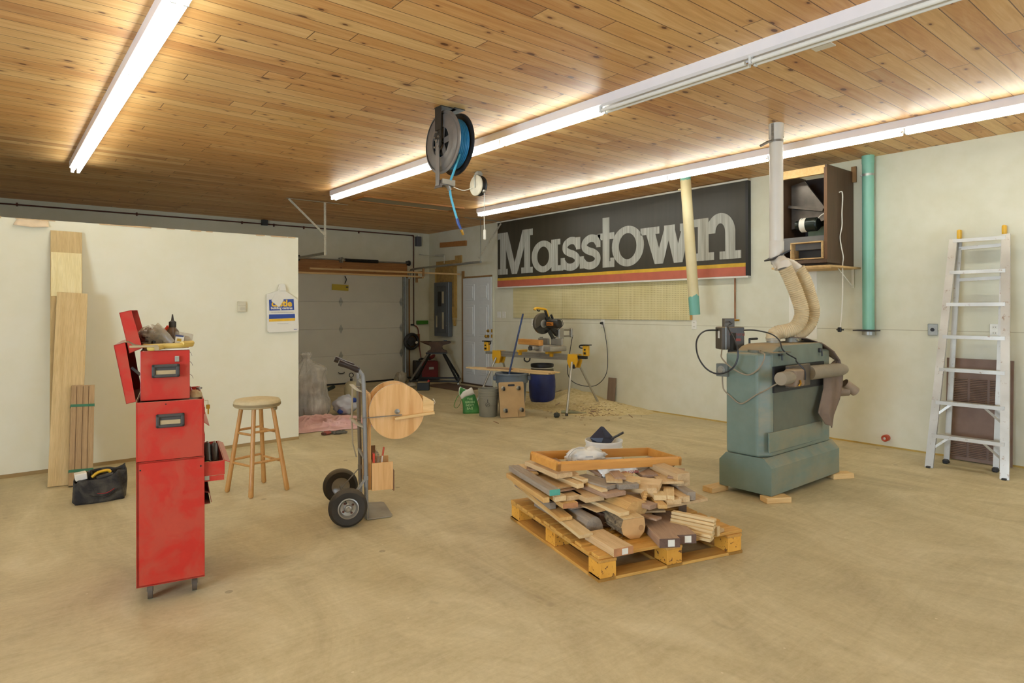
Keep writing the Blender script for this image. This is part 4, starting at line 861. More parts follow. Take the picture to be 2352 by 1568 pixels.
r = thing('utility_knife', 'orange and white handled tool standing in the plywood bin', 'tool', hl(.10, .03, .215), HA)
MB().tube([(0, 0, 0), (.012, 0, .2), (.016, 0, .215)], .009, 8, flat=(1, .5)).build('blade', M_whitep, r); MB().tube([(.015, 0, .212), (.024, 0, .27)], .011, 8, flat=(1, .6)).build('grip', M_or, r, label='orange grip')
r = thing('orange_tape', 'flat orange-red strip standing inside the plywood bin', 'tape', hl(.052, .03, .21), HA)
MB().box((0, 0, .12), (.012, .04, .235)).build('strip', mat('orange_red_plastic', 'd3452c', .4), r, smooth=0)
r = thing('clear_wrap', 'crumpled clear wrap poking out of the plywood bin', 'plastic wrap', hl(.078, .08, .21), HA)
MB().blob((0, 0, .12), (.028, .05, .115), 12, 4, .3, 4, flatz=.001).build('film', M_film, r)

# ================================================================ by the partition: boards, tool bag, thermostat, shop bag
M_maple = wood('maple_board', 'c2a268', 'd8bd86', .6, axis=2, tint=.12); M_maple2 = wood('pink_maple_board', 'b4985f', 'ccb07a', .6, axis=2, tint=.1); M_glare = wood('painted_glare_board', 'e3cf90', 'f1e2ae', .6, axis=2, tint=.1)
def lean(name, xb, xt, yb, yt, w_, h_, th, mt, label, grp='boards leaning on the partition', extra=None):
    """board with its foot centre at (xb, yb) and head centre at (xt, yt)"""
    L = math.sqrt((yt-yb)**2+h_**2+(xt-xb)**2); r = thing(name, label, 'board', (xb, yb, 0), 0, grp)
    M0 = frame(Vector((xt-xb, yt-yb, h_)), (0, 1, 0)); e = M0.to_euler(); r.rotation_euler = e
    # keep width axis along world x
    xax = Vector((1, 0, 0)); zax = Vector((xt-xb, yt-yb, h_)).normalized(); yax = zax.cross(xax).normalized(); xax = yax.cross(zax)
    r.rotation_euler = Matrix(((xax.x, yax.x, zax.x), (xax.y, yax.y, zax.y), (xax.z, yax.z, zax.z))).to_euler()
    MB().box((0, 0, L/2+.002), (w_, th, L), bev=.002).build('board_face', mt, r, smooth=0)
    return r, L
r, L = lean('leaning_board', .50, .535, 6.60, 7.015, .235, 2.16, .02, M_maple2, 'tallest board leaning on the partition, painted glare near its top')
MB().box((.0, -.0125, 1.80), (.225, .004, .40)).build('glare_band', M_glare, r, smooth=0)  # glare on the board, put into the colour as a paler strip
r, L = lean('leaning_board', .47, .565, 6.42, 6.845, .225, 1.60, .02, M_maple, 'middle-height board leaning on the partition')
r, L = lean('leaning_board', .575, .615, 6.345, 6.575, .165, .80, .06, wood('brown_bundle_wood', '95764c', 'b09062', .6, axis=2, tint=.1), 'short bundle of brown boards tied with green tape')
M_gtape = mat('green_tape', '2f6b4a', .5)
for z0 in (.12, .66): MB().box((0, 0, z0), (.17, .066, .022)).build('green_tape', M_gtape, r, smooth=0)
for q_ in (-.045, 0, .04): MB().box((q_, -.031, L/2), (.003, .002, L-.02)).build('board_gap', mat('gap_shadow_wood', '5a4029', .9), r, smooth=0)
# tool bag
t = NT('black_tool_bag_cloth'); v = t.coord(rnd=False); n = t.noise(v, 9, 5, .65, .8); t.set(col=t.ramp(n, [(.38, lin('1f1c19')), (.62, lin('4b453a')), (.78, lin('766a54'))]), rough=.85); t.bump(n, .5, .01); M_bag = t.m
r = thing('tool_bag', 'open black cloth tool bag on the floor by the leaning boards', 'tool bag', (.645, 5.77, 0), -4)
def bagw(u, v_):
    a = u*2*PI; sx, sy = .165, .085; z = v_*.20; k_ = 1+.06*math.sin(3*a+1)*v_+.05*math.sin(7*a+v_*4)
    x = sx*math.copysign(abs(math.cos(a))**.55, math.cos(a))*k_; y = sy*math.copysign(abs(math.sin(a))**.6, math.sin(a))*k_*(1+.15*math.sin(v_*PI))
    z += v_*(.035*math.cos(a-.3)+.012*math.sin(5*a)); return (x, y, z+.002)
m = MB(); m.surf(bagw, 56, 12); m.prism([(bagw(i/40, 0)[0], bagw(i/40, 0)[1]) for i in range(40)], .004); m.build('bag_body', M_bag, r, smooth=70, solid=.008)
MB().tube([(-.10, -.09, .1), (-.04, -.10, .055), (.04, -.10, .05), (.11, -.092, .09)], .009, 8, smooth=5, flat=(1.3, .5)).build('carry_strap', M_blackm, r)
MB().tube([(-.02, -.101, .075), (.04, -.103, .07), (.09, -.097, .095)], .0035, 6, smooth=4).build('red_piping', mat('dark_red_cloth', '8a2320', .7), r)
r2 = thing('level_tool', 'yellow tool lying in the mouth of the tool bag', 'tool', (.645, 5.77, 0), -4); MB().tube([(-.05, -.02, .185), (-.01, -.02, .215), (.05, -.015, .222), (.07, -.015, .205)], .016, 8, smooth=4, flat=(1, .7)).build('handle', mat('tool_yellow2', 'd4a41c', .4), r2)
r2 = thing('white_case', 'white boxy case in the left of the tool bag', 'box', (.645, 5.77, 0), -4); MB().box((-.12, .0, .20), (.075, .09, .05), (0, -6, 4), bev=.004).build('case', M_whitep, r2)
r2 = thing('pliers', 'dark handled pliers standing in the tool bag', 'pliers', (.645, 5.77, 0), -4); m = MB(); m.tube([(-.065, .0, .1), (-.07, 0, .2), (-.062, 0, .235)], .009, 8); m.tube([(-.04, .0, .1), (-.05, 0, .2), (-.055, 0, .225)], .008, 8); m.build('handles', M_blackm, r2)
r2 = thing('dark_grip', 'round black grip lying across the tool bag', 'tool', (.645, 5.77, 0), -4); MB().tube([(-.02, -.05, .175), (.05, -.055, .19), (.085, -.055, .19)], .019, 12).build('grip', M_blackm, r2)
# thermostat and the bag on a nail
r = thing('thermostat', 'small white thermostat on the partition', 'thermostat', (2.058, PW, 1.483)); MB().box((0, -.012, 0), (.085, .024, .11), bev=.004).build('housing', mat('old_ivory_plastic', 'cfc8ac', .5), r)
m = MB(); m.box((.01, -.026, -.022), (.05, .003, .03)); m.build('dial_window', mat('dial_beige', 'b9b39a', .5), r, smooth=0); MB().box((0, -.0125, .01), (.078, .026, .002)).build('case_seam', mat('seam_tan', '9b937a', .6), r, smooth=0)
r = thing('hanging_shop_bag', 'white plastic shop bag with blue and yellow print hung on the partition', 'plastic bag', (0, PW-.012, 0))
BM = Matrix(((1, 0, 0, 0), (0, 0, -1, 0), (0, 1, 0, 0), (0, 0, 0, 1)))
M_bagw = mat('white_film', 'ded9c8', .4, var=.03)
m = MB(); m.prism([(2.313, 1.618), (2.435, 1.657), (2.443, 1.722), (2.47, 1.735), (2.50, 1.735), (2.517, 1.715), (2.517, 1.655), (2.58, 1.615), (2.642, 1.565), (2.655, 1.545), (2.664, 1.222), (2.65, 1.208), (2.34, 1.204), (2.32, 1.222)], .016, BM); m.build('bag_film', M_bagw, r, smooth=0)
m = MB(); m.prism([(2.45, 1.70), (2.51, 1.70), (2.52, 1.66), (2.44, 1.66)], .024, BM, z0=.006); m.build('gathered_neck', M_bagw, r, smooth=0)
BL = mat('print_blue', '20408c', .45); YL = mat('print_yellow', 'dcae22', .45)
m = MB(); m.prism([(2.337, 1.558), (2.606, 1.568), (2.612, 1.448), (2.341, 1.440)], .0015, BM, z0=.0165); m.build('blue_panel', BL, r, smooth=0)
m = MB(); m.prism([(2.337, 1.398), (2.619, 1.404), (2.622, 1.357), (2.337, 1.350)], .0015, BM, z0=.0165); m.build('blue_band', BL, r, smooth=0)
m = MB(); m.prism([(2.337, 1.349), (2.622, 1.356), (2.623, 1.328), (2.337, 1.320)], .0015, BM, z0=.0165); m.build('yellow_band', YL, r, smooth=0)
TM = Matrix.Translation((2.474, -.0185, 0)) @ BM
text('yellow_lettering', 'castle', .098, TM @ Matrix.Translation((0, 1.488, 0)), YL, r, .0008, .004, sx=1.0)
text('white_lettering', 'building centres', .038, TM @ Matrix.Translation((0, 1.456, 0)), M_bagw, r, .0008, .001, sx=.97)
text('grey_small_print', 'THE SOURCE BUILDING PRODUCTS PEOPLE', .0125, TM @ Matrix.Translation((0.005, 1.419, 0)), mat('grey_print', '8f8b8b', .5), r, .0005)
m = MB(); m.prism([(2.36, 1.545), (2.40, 1.62), (2.47, 1.60), (2.495, 1.555), (2.445, 1.478)], .0025, BM, z0=.019); m.build('folded_flap', M_bagw, r, smooth=0)
m = MB(); m.box((2.487, -.017, 1.296), (.12, .002, .003)); m.build('thin_rule', mat('grey_print', '8f8b8b', .5), r, smooth=0)
MB().box((2.625, -.017, 1.232), (.035, .002, .006)).build('small_mark', BL, r, smooth=0)
# ================================================================ pallet and offcuts
PO, PA = (2.485, 2.315, 0), -15
PM = Matrix.Translation(PO) @ Matrix.Rotation(math.radians(PA), 4, 'Z')
M_pal = wood('orange_pallet_wood', 'c08a38', 'dcaa55', .65, axis=0, tint=.2); M_paly = wood('orange_pallet_wood_y', 'bb8434', 'd8a450', .65, axis=1, tint=.2)
t = NT('orange_pressed_block'); v = t.coord(rnd=True); vo = t.n('ShaderNodeTexVoronoi'); vo.inputs['Scale'].default_value = 55; t.l(v, vo.inputs['Vector'])
t.set(col=t.mix(t.ramp(t.noise(v, 50, 2), [(.62, (0, 0, 0, 1)), (.68, (1, 1, 1, 1))]), t.ramp(t.noise(v, 5, 3), [(.3, lin('cb8c28')), (.7, lin('e6aa42'))]), lin('6b3f14')), rough=.7); M_blk = t.m
pl = thing('shipping_pallet', 'orange block pallet on the floor carrying the pile of offcuts', 'pallet', PO, PA)
def pbox(name, c, d, mt, r_=None): return MB().box(c, d, r_, bev=.002).build(name, mt, pl, smooth=0)
PX, PY = 1.0, 1.14
for x in (.055, .5, PX-.055): pbox('bottom_board', (x, PY/2, .009), (.11, PY, .018), M_paly)
for y in (.055, PY-.055): pbox('bottom_board', (PX/2, y, .0095), (PX, .11, .017), M_pal)
for x in (.06, .5, PX-.06):
    for y in (.06, .42, .78, PY-.06): 
        if y == .42 or y == .78:
            if y == .78: continue
            y = PY*.5
        pbox('spacer_block', (x, y, .060), (.10, .12, .083), M_blk)
    pbox('stringer_board', (x, PY/2, .109), (.11, PY, .016), M_paly)
yy_ = [.05, .13, .235, .33, .425, .52, .615, .71, .81, .91, 1.0, 1.09]
for i, y in enumerate(yy_): pbox('deck_board', (PX/2+random.Random(i).uniform(-.012, .012), y, .126), (PX, .075, .018), M_pal)
# wood kinds
WD = dict(tan=wood('offcut_tan', 'bd9b6a', 'd6b888', .65, axis=1, tint=.22), pale=wood('offcut_pale', 'cfae77', 'e0c592', .65, axis=1, tint=.18), brown=wood('offcut_brown', '92735a', 'ad8e70', .65, axis=1, tint=.2),
          dark=wood('offcut_dark', '564033', '725646', .7, axis=1, tint=.2), grey=wood('offcut_grey', '857868', 'a3957f', .7, axis=1, tint=.2), gold=wood('offcut_gold', 'be904f', 'd8ae6c', .6, axis=1, tint=.2))
M_end = mat('end_grain_red', 'b07b4e', .7, var=.15, scale=30); M_tealp = mat('teal_end_paint', '4b9a86', .5); M_lab = mat('paper_label', 'dcd8c8', .6, var=.03)
OG = 'offcuts piled on the pallet'
OFF = {}   # small nudges that let the pile settle without boards passing through each other
def piece(x, y, z, w_, th, L, ang, kind, label, tilt=0, end=None, sticker=False, shape=None, roll=0, name='wood_offcut', par=None):
    """near-end centre (x, y) and underside z in the pallet's frame; the board runs back along +y turned by ang"""
    R3 = Matrix.Rotation(math.radians(-ang), 4, 'Z') @ Matrix.Rotation(math.radians(tilt), 4, 'X') @ Matrix.Rotation(math.radians(roll), 4, 'Y')
    dx, dy, dz = OFF.get(label, (0, 0, 0))
    M0 = PM @ Matrix.Translation((x+dx, y+dy, z+dz)) @ R3
    r = bpy.data.objects.new(name, None); 
    m = MB()
    if shape: m.prism(shape, -L, Matrix(((1, 0, 0, 0), (0, 0, -1, 0), (0, 1, 0, 0), (0, 0, 0, 1))))
    else: m.box((0, L/2, th/2), (w_, L, th), bev=.0015)
    extra = end or sticker
    if extra:
        COL.objects.link(r); r.matrix_world = M0; tag(r, label, 'wood offcut', OG); m.build('board', WD[kind], r, smooth=20 if shape else 0)
        if end: MB().box((0, -.001, th/2), (w_*.99, .003, th*.99)).build('end_face', end, r, smooth=0)
        if sticker: MB().box((.008, -.0035, th/2), (.038, .002, th*.75)).build('paper_sticker', M_lab, r, smooth=0)
        return r
    bpy.data.objects.remove(r); o = m.build(name, WD[kind], None, smooth=20 if shape else 0); o.matrix_world = M0
    return tag(o, label, 'wood offcut', OG)
# on the deck
piece(.137, -.03, .136, .125, .042, .29, -1, 'tan', 'tan plank with a white sticker at the front edge of the pallet', end=M_end, sticker=True)
piece(.430, -.045, .136, .118, .05, .38, 18, 'brown', 'brown plank with torn white sticker, left one of the front pair', end=WD['dark'], sticker=True)
piece(.553, -.035, .136, .115, .05, .42, 18, 'brown', 'brown plank with white sticker, right one of the front pair', end=WD['dark'], sticker=True)
piece(.085, .36, .148, .06, .020, .76, 1, 'gold', 'long narrow board lying lowest along the left pallet edge', tilt=3)
piece(.045, .20, .168, .088, .021, .93, 1, 'pale', 'long pale board second from the bottom at the left edge', tilt=3.6)
piece(.030, .405, .204, .085, .021, .72, 2, 'gold', 'long golden board on top of the pale one at the left edge', tilt=3.6)
hlf = [(.065*math.cos(a*PI/14), .10*math.sin(a*PI/14)) for a in range(15)]
piece(.168, .315, .136, 0, 0, .62, -2, 'grey', 'grey half-round log at the left of the pile', shape=hlf)
piece(.265, .36, .150, .085, .075, .60, 3, 'dark', 'dark slab with bark lying between the two logs', roll=12)
t = NT('curly_bark'); v = t.coord(scale=(1, .4, 1)); n = t.noise(v, 26, 6, .7, 1); t.set(col=t.ramp(n, [(.35, lin('4e4232')), (.55, lin('8f7c5c')), (.72, lin('b8a682'))]), rough=.9); t.bump(n, .9, .02); M_bark = t.m
lg = [(-.075, .115), (-.09, .07), (-.075, .03), (-.03, .0), (.03, .0), (.062, .035), (.07, .07), (.062, .118)]
r = bpy.data.objects.new('birch_log', None); COL.objects.link(r); r.matrix_world = PM @ Matrix.Translation((.335, .15, .136)) @ Matrix.Rotation(math.radians(-5), 4, 'Z'); tag(r, 'big squared log with curly bark sticking out at the middle front', 'log', OG)
KM = Matrix(((1, 0, 0, 0), (0, 0, -1, 0), (0, 1, 0, 0), (0, 0, 0, 1)))
MB().prism(lg, -.55, KM).build('log_core', M_bark, r, smooth=30)
m = MB(); m.box((-.006, .275, .1175), (.132, .55, .004)); m.build('sawn_top', WD['pale'], r, smooth=0)
m = MB(); m.prism([(x*.98, y*.98+.001) for x, y in lg], .004, KM); m.build('sawn_end', mat('log_end', 'c69c64', .7, var=.12), r, smooth=0)
MB().cyl((.04, -.0045, .06), (.04, -.006, .06), .016, n=18).build('end_knot', mat('log_knot', 'b08450', .7), r)
for i, (a, b2, c) in enumerate(((-.085, .0, .07), (-.08, .12, .03), (-.06, .03, .02), (-.07, .2, .05), (-.075, .08, .05))): MB().tube([(a, b2, c), (a-.012, b2-.01, c-.008), (a-.016, b2+.01, c-.014)], .003, 5, smooth=3).build('bark_curl', M_bark, r)
piece(.52, .42, .136, .10, .03, .5, 4, 'brown', 'brown board low in the pile behind the big log')
piece(.60, .50, .136, .12, .03, .45, -3, 'dark', 'dark board low under the right side of the pile')
piece(.40, .46, .172, .07, .025, .4, 12, 'dark', 'dark strip low in the gap right of the big log')
piece(.74, .50, .136, .10, .05, .5, 0, 'brown', 'thick brown block under the wide right board')
piece(.90, .52, .136, .08, .03, .45, 3, 'grey', 'grey board lying far right on the pallet deck')
piece(.84, .35, .136, .05, .02, .4, 40, 'dark', 'thin dark strip behind the bundle of laths')
# bundle of laths
n_ = 0
for i, (dx, dz, rr) in enumerate(((0, 0, 0), (.03, 0, 0), (.05, .018, 8), (.015, .018, 0), (.045, .036, 6), (.065, .052, 4), (.075, .070, 2), (.085, .088, 0))):
    piece(.70+dx*.8, -.070+dx*.5, .136+dz, .036, .016, .26, -28, 'pale', ('lowest pale lath of the bundle, nearest the camera', 'second low lath of the bundle at the pallet front', 'grooved lath leaning in the middle of the bundle', 'lath on the lowest one in the bundle', 'fifth lath up in the slanting bundle', 'sixth lath up in the slanting bundle', 'second lath from the top of the bundle', 'topmost lath of the pale bundle')[i], roll=-rr, name='lath')
piece(.80, -.02, .136, .03, .055, .24, -24, 'pale', 'lath on edge at the right of the bundle', name='lath'); piece(.86, .02, .136, .05, .018, .2, -15, 'tan', 'short tan piece right behind the lath bundle')
# second layer
piece(.135, .56, .240, .235, .035, .55, 2, 'dark', 'wide dark rough board with weathered edge at the left')
piece(.015, .54, .235, .04, .04, .56, 2, 'grey', 'weathered grey edge strip at the far left of the pile')
piece(.08, .44, .262, .10, .030, .62, 3, 'gold', 'golden board with red end grain above the dark board', end=M_end)
piece(.155, .47, .240, .11, .022, .55, 0, 'brown', 'brown board end peeping out under the golden ones')
piece(.30, .20, .256, .07, .022, .42, -4, 'pale', 'pale board resting on the big log')
piece(.24, .33, .252, .10, .008, .40, -8, 'tan', 'thin tan slip of wood beside the board on the log')
blk = [(-.075, .0), (.055, .0), (.08, .03), (.08, .075), (.055, .092), (-.04, .092), (-.075, .06)]
piece(.41, .235, .222, 0, 0, .38, -6, 'gold', 'chunky golden block with rounded corner in the middle of the pile', shape=blk)
piece(.56, .28, .215, .16, .012, .35, 20, 'tan', 'thin tan board under the wide right board')
pw = bpy.data.objects.new('x', None)
bpy.data.objects.remove(pw)
m = MB(); m.prism([(.60, .22), (.945, .235), (.955, .45), (.70, .50), (.58, .42)], .017); o = m.build('wood_offcut', WD['tan'], None, smooth=0); o.matrix_world = PM @ Matrix.Translation((0, 0, .252)); tag(o, 'wide pointed board sticking out at the right of the pile', 'wood offcut', OG)
piece(.55, .17, .272, .055, .022, .32, 20, 'gold', 'golden stick with square end pointing front in the middle')
piece(.50, .19, .272, .075, .026, .30, -14, 'brown', 'brown block end beside the chunky golden block')
piece(.50, .14, .222, .06, .012, .22, -22, 'brown', 'thin brown strip pointing down by the middle')
piece(.59, .245, .296, .075, .03, .10, 25, 'pale', 'short pale cube-like block right of the centre')
piece(.575, .31, .300, .06, .055, .10, 30, 'tan', 'small tan cube standing behind the short pale block')
piece(.64, .23, .292, .065, .032, .20, 38, 'pale', 'short pale block with slanted end, right of centre')
piece(.665, .21, .270, .10, .030, .30, 8, 'tan', 'tan moulding with wavy front end at the right')
piece(.745, .215, .273, .075, .035, .34, 10, 'tan', 'tan board beside the wavy moulding at the right')
piece(.805, .22, .276, .055, .050, .36, 12, 'grey', 'grey grooved board at the right end of the pile')
# third layer
piece(-.025, .44, .350, .07, .035, .64, 2, 'grey', 'grey-brown board with teal painted end at the top left', end=M_tealp)
piece(-.06, .48, .300, .04, .032, .62, 3, 'gold', 'golden stick under the teal-ended board at the far left')
piece(.03, .47, .300, .075, .03, .12, 2, 'pale', 'short pale block under the teal painted end')
piece(.045, .50, .282, .06, .02, .52, 4, 'gold', 'narrow golden board below the short pale block')
piece(.13, .48, .292, .11, .028, .5, 2, 'tan', 'tan board ending beside the short pale block')
piece(.23, .405, .290, .13, .03, .42, 0, 'tan', 'tan rounded-edge board with growth rings at its end')
piece(.285, .385, .322, .045, .04, .46, -2, 'pale', 'pale stick lying on the ringed board')
piece(.10, .56, .345, .13, .012, .42, -3, 'tan', 'wide tan plank with two joined pieces behind the teal end')
piece(.115, .54, .333, .12, .010, .40, -6, 'brown', 'thin reddish board just under the wide tan plank')
piece(.185, .50, .352, .05, .028, .55, -6, 'pale', 'pale moulding with notched end at the top left')
piece(.25, .55, .362, .045, .026, .36, -8, 'pale', 'short pale moulding under the tray edge')
piece(.34, .345, .322, .15, .026, .34, -5, 'brown', 'broad brown board in the centre of the pile')
piece(.365, .41, .350, .12, .024, .30, -14, 'grey', 'grey board end right of the broad brown one')
piece(.45, .37, .348, .13, .030, .14, 12, 'grey', 'thick grey board end below the small tan slabs')
piece(.385, .43, .378, .10, .012, .20, 30, 'tan', 'small tan slab tilted toward the right, left of centre')
piece(.45, .46, .380, .07, .018, .18, 20, 'brown', 'small brown slab with split edge in the centre')
piece(.53, .40, .358, .075, .022, .32, -16, 'pale', 'pale grooved strip slanting toward the centre')
piece(.66, .34, .330, .155, .028, .30, -40, 'tan', 'tan board slanting down to the left at the right side', roll=-14)
piece(.77, .36, .345, .15, .016, .34, 20, 'tan', 'flat tan board behind the slanting one')
piece(.82, .40, .362, .09, .012, .25, 44, 'brown', 'thin split brown board at the right')
for i in range(7):
    piece(.485+.020*i, .26+.022*i, .302+.007*i, .022, .012, .20, 30, 'gold', ('lowest', 'second', 'third', 'fourth', 'fifth', 'sixth', 'topmost')[i]+' little golden strip of the slanting stack in the middle', name='moulding_strip', roll=0)
piece(.86, .36, .318, .095, .085, .42, 2, 'tan', 'thick square post end sticking out at the top right')
piece(.72, .52, .350, .11, .022, .40, 14, 'brown', 'reddish board right under the tray at its right half')
piece(.86, .62, .352, .12, .018, .3, 52, 'dark', 'dark board tips under the right corner of the tray')
piece(.56, .54, .365, .10, .018, .40, -10, 'tan', 'tan board under the middle of the tray')
piece(.46, .60, .370, .13, .02, .45, 6, 'brown', 'brown board seen inside the tray')
piece(.66, .66, .362, .14, .02, .42, 62, 'grey', 'grey-brown board seen inside the tray at the right')
piece(.20, .66, .376, .13, .02, .42, 8, 'tan', 'tan board under the left end of the tray')
piece(.02, .86, .365, .11, .012, .26, 12, 'pale', 'pale board tip behind the teal-ended board')
piece(.14, .62, .392, .12, .03, .40, -4, 'tan', 'tan board carrying the left end of the tray'); piece(.16, .72, .422, .11, .022, .25, 8, 'brown', 'short brown board topmost under the left end of the tray')
piece(.06, .90, .378, .09, .010, .26, 28, 'brown', 'thin brown board tip sticking out left of the tray')
# tray, bag, bucket
t = NT('orange_maple_varnish'); v = t.coord(scale=(1.2, 14, 14)); t.set(col=t.ramp(t.noise(v, 2, 5, .6), [(.3, lin('c2853a')), (.7, lin('d69c4c'))]), rough=.4); M_tray = t.m
ta = math.degrees(math.atan2(2.599-3.027, 3.604-2.864)); tr = thing('wooden_tray_frame', 'long golden wooden frame lying on top of the pile', 'tray', (2.708, 2.863, .446), ta); tr.rotation_euler = Matrix(((.977, .199, .076), (-.1995, .980, -.016), (-.0775, 0, .997))).to_euler()
TL_, TW = 1.007, .350
def rail(a, b_, nm):
    a, b_ = Vector(a), Vector(b_); d_ = (b_-a).normalized(); nn = Vector((-d_.y, d_.x, 0)); m = MB()
    Mx = Matrix(((nn.x, 0, d_.x, a.x), (nn.y, 0, d_.y, a.y), (0, 1, d_.z, a.z), (0, 0, 0, 1))); m.prism([(0, 0), (.022, 0), (.022, .058), (.010, .058), (0, .045)], (b_-a).length, Mx); m.build(nm, M_tray, tr, smooth=0)
rail((0, 0, 0), (TL_, 0, 0), 'long_rail'); rail((TL_, 0, 0), (TL_, TW, 0), 'short_rail'); rail((TL_, TW, 0), (0, TW, 0), 'long_rail'); rail((0, TW, 0), (0, 0, 0), 'short_rail')
r = thing('grocery_bag', 'crumpled white plastic bag with red print lying in the tray and spilling under it', 'plastic bag', (3.06, 2.92, .43), -14)
M_film2 = mat('thin_white_film', 'd9d5c9', .35, var=.08)
m = MB(); m.blob((.01, .08, .03), (.14, .085, .058), 18, 11, .30, 3.6, flatz=.005); m.build('bag_body', M_film2, r, smooth=60)
m = MB(); m.tube([(-.12, .05, .02), (-.15, .03, .06), (-.10, .02, .105), (-.04, .03, .10)], .012, 8, smooth=5, flat=(.4, 1.6)); m.build('handle_loop', M_film2, r)
def skirt(u, v_): return (-.02+.30*u+.03*v_, -.085-.01*math.sin(u*6)-.045*v_+.010*math.sin(u*17+v_*5), .012-.085*v_*(1-.25*abs(u-.5))+.006*math.sin(u*11))
m = MB(); m.surf(skirt, 24, 8); m.build('hanging_part', M_film2, r, smooth=60, solid=.002)
text('red_print', 'MASSTOWN', .03, Matrix.Translation((.20, -.135, -.04)) @ Matrix.Rotation(PI, 4, 'Y') @ Matrix.Rotation(.2, 4, 'X') @ FACEM, mat('red_bag_print', 'a8382e', .5), r, .0006)
bk = thing('white_pail', 'white plastic pail standing behind the pallet', 'bucket', (3.80, 3.48, 0))
MB().lathe([(0, .004), (.128, .004), (.13, .0), (.132, .005), (.142, .33), (.149, .332), (.149, .350), (.143, .352), (.144, .385), (.150, .387), (.151, .402), (.146, .404), (.142, .39), (.128, .012), (0, .012)], 44, cap=False).build('pail_wall', mat('white_pail_plastic', 'e2ded2', .35, var=.03), bk, smooth=40)
MB().tube([(-.149, 0, .34), (-.12, -.1, .25), (0, -.152, .2), (.12, -.1, .25), (.149, 0, .34)], .0025, 6, smooth=6).build('wire_handle', M_steel, bk)
dp = thing('dustpan', 'dark navy dustpan standing in the white pail', 'dustpan', (3.80, 3.48, .315), 0)
M_navy = mat('dark_navy_plastic', '1f2130', .4, var=.1)
Rv = Vector((.7735, -.634, 0)); Fv = Vector((.634, .7735, 0)); U3 = Vector((0, 0, 1))
def cp(a, b_, c=0): return Rv*a+U3*b_+Fv*c
m = MB(); pts = [(-.115, .105, -.02), (-.02, .19, .02), (.0, .188, .02), (.085, .095, .0), (.02, .02, -.03), (-.07, .04, -.03)]
for off in (0, .004): pass
vs = [m.bm.verts.new(cp(*q_)) for q_ in pts]; m.bm.faces.new(vs); m.build('pan', M_navy, dp, smooth=0, solid=.004)
m = MB(); vs = [m.bm.verts.new(cp(*q_)) for q_ in ((-.115, .105, -.02), (-.02, .19, .02), (-.01, .11, -.05), (-.03, .06, -.05))]; m.bm.faces.new(vs); m.build('pan_side', M_navy, dp, smooth=0, solid=.004)
m = MB(); m.tube([cp(.055, .10, -.03), cp(.10, .125, -.04), cp(.15, .155, -.05)], .013, 10, flat=(1.5, .7)); m.build('pan_handle', mat('black_handle', '1b1c1e', .4), dp)
MB().cyl(cp(.143, .152, -.064), cp(.143, .152, -.036), .006).build('hang_hole', M_plate, dp)
# ================================================================ saw stand corner
M_dwy = mat('tool_deep_yellow', 'dfab28', .4, var=.06); M_stal = mat('stand_aluminium', 'aeaca2', .35, .6, var=.1)
BR, BLf = Vector((6.42, 6.37, .765)), Vector((6.12, 7.85, .765)); bd = (BLf-BR).normalized(); bang = math.degrees(math.atan2(bd.y, bd.x))
ss = thing('saw_stand', 'folding aluminium saw stand with yellow leg brackets', 'saw stand', (BR.x, BR.y, 0), bang)   # local x runs from the right end to the left end
BLn = (BLf-BR).length
m = MB(); XF = Matrix(((0, 0, 1, 0), (1, 0, 0, 0), (0, 1, 0, 0), (0, 0, 0, 1)))
m.prism([(-.04, -.045), (.04, -.045), (.04, -.03), (.034, -.026), (.034, -.012), (.04, -.008), (.04, .01), (.034, .014), (.034, .026), (.04, .03), (.04, .04), (-.04, .04), (-.04, .03), (-.034, .026), (-.034, .014), (-.04, .01), (-.04, -.008), (-.034, -.012), (-.034, -.026), (-.04, -.03)], BLn, Matrix.Translation((0, 0, .765)) @ XF); m.build('beam', M_stal, ss, smooth=0)
m = MB(); m.box((-.14, 0, .76), (.3, .045, .035)); m.box((BLn+.12, 0, .76), (.26, .045, .035)); 
MB().box((-.05, 0, .77), (.2, .05, .04)).build('extension_arm', M_blackm, ss, smooth=0); MB().box((BLn+.10, 0, .765), (.22, .05, .04)).build('extension_arm', M_galv, ss, smooth=0); m.bm.free()
# leg brackets (yellow) and legs; local y: + is toward the camera side (-x world)
for ex, sgn in ((.05, -1), (BLn-.05, 1)):
    for sy, tx, ty in ((1, sgn*.13, .33), (-1, sgn*.13, -.42)):
        m = MB(); m.prism([(-.075, .045), (.075, .045), (.085, -.06), (.05, -.15), (-.05, -.15), (-.085, -.05)], .022, Matrix.Translation((ex, sy*.045, .765)) @ Matrix(((1, 0, 0, 0), (0, 0, sy, 0), (0, 1, 0, 0), (0, 0, 0, 1)))); o = m.build('leg_bracket', M_dwy, ss, smooth=0)
        a = Vector((ex, sy*.07, .70)); b2 = Vector((ex+tx, sy*.07+ty, .0)); MB().cyl(a, b2, .0165, n=14).build('leg', M_stal, ss)
        MB().cyl(b2+Vector((0, 0, .0)), b2+(a-b2)*.04, .021, n=12).build('foot_cap', M_blackm, ss)
MB().tube([(.85, 0, .725), (.855, .01, .68), (.90, .01, .66), (.95, .01, .68), (.955, 0, .725)], .011, 8, smooth=4).build('carry_handle', M_black, ss)
MB().box((.02, .07, .64), (.04, .03, .06), (0, 20, 0), bev=.008).build('leg_lever', M_black, ss)
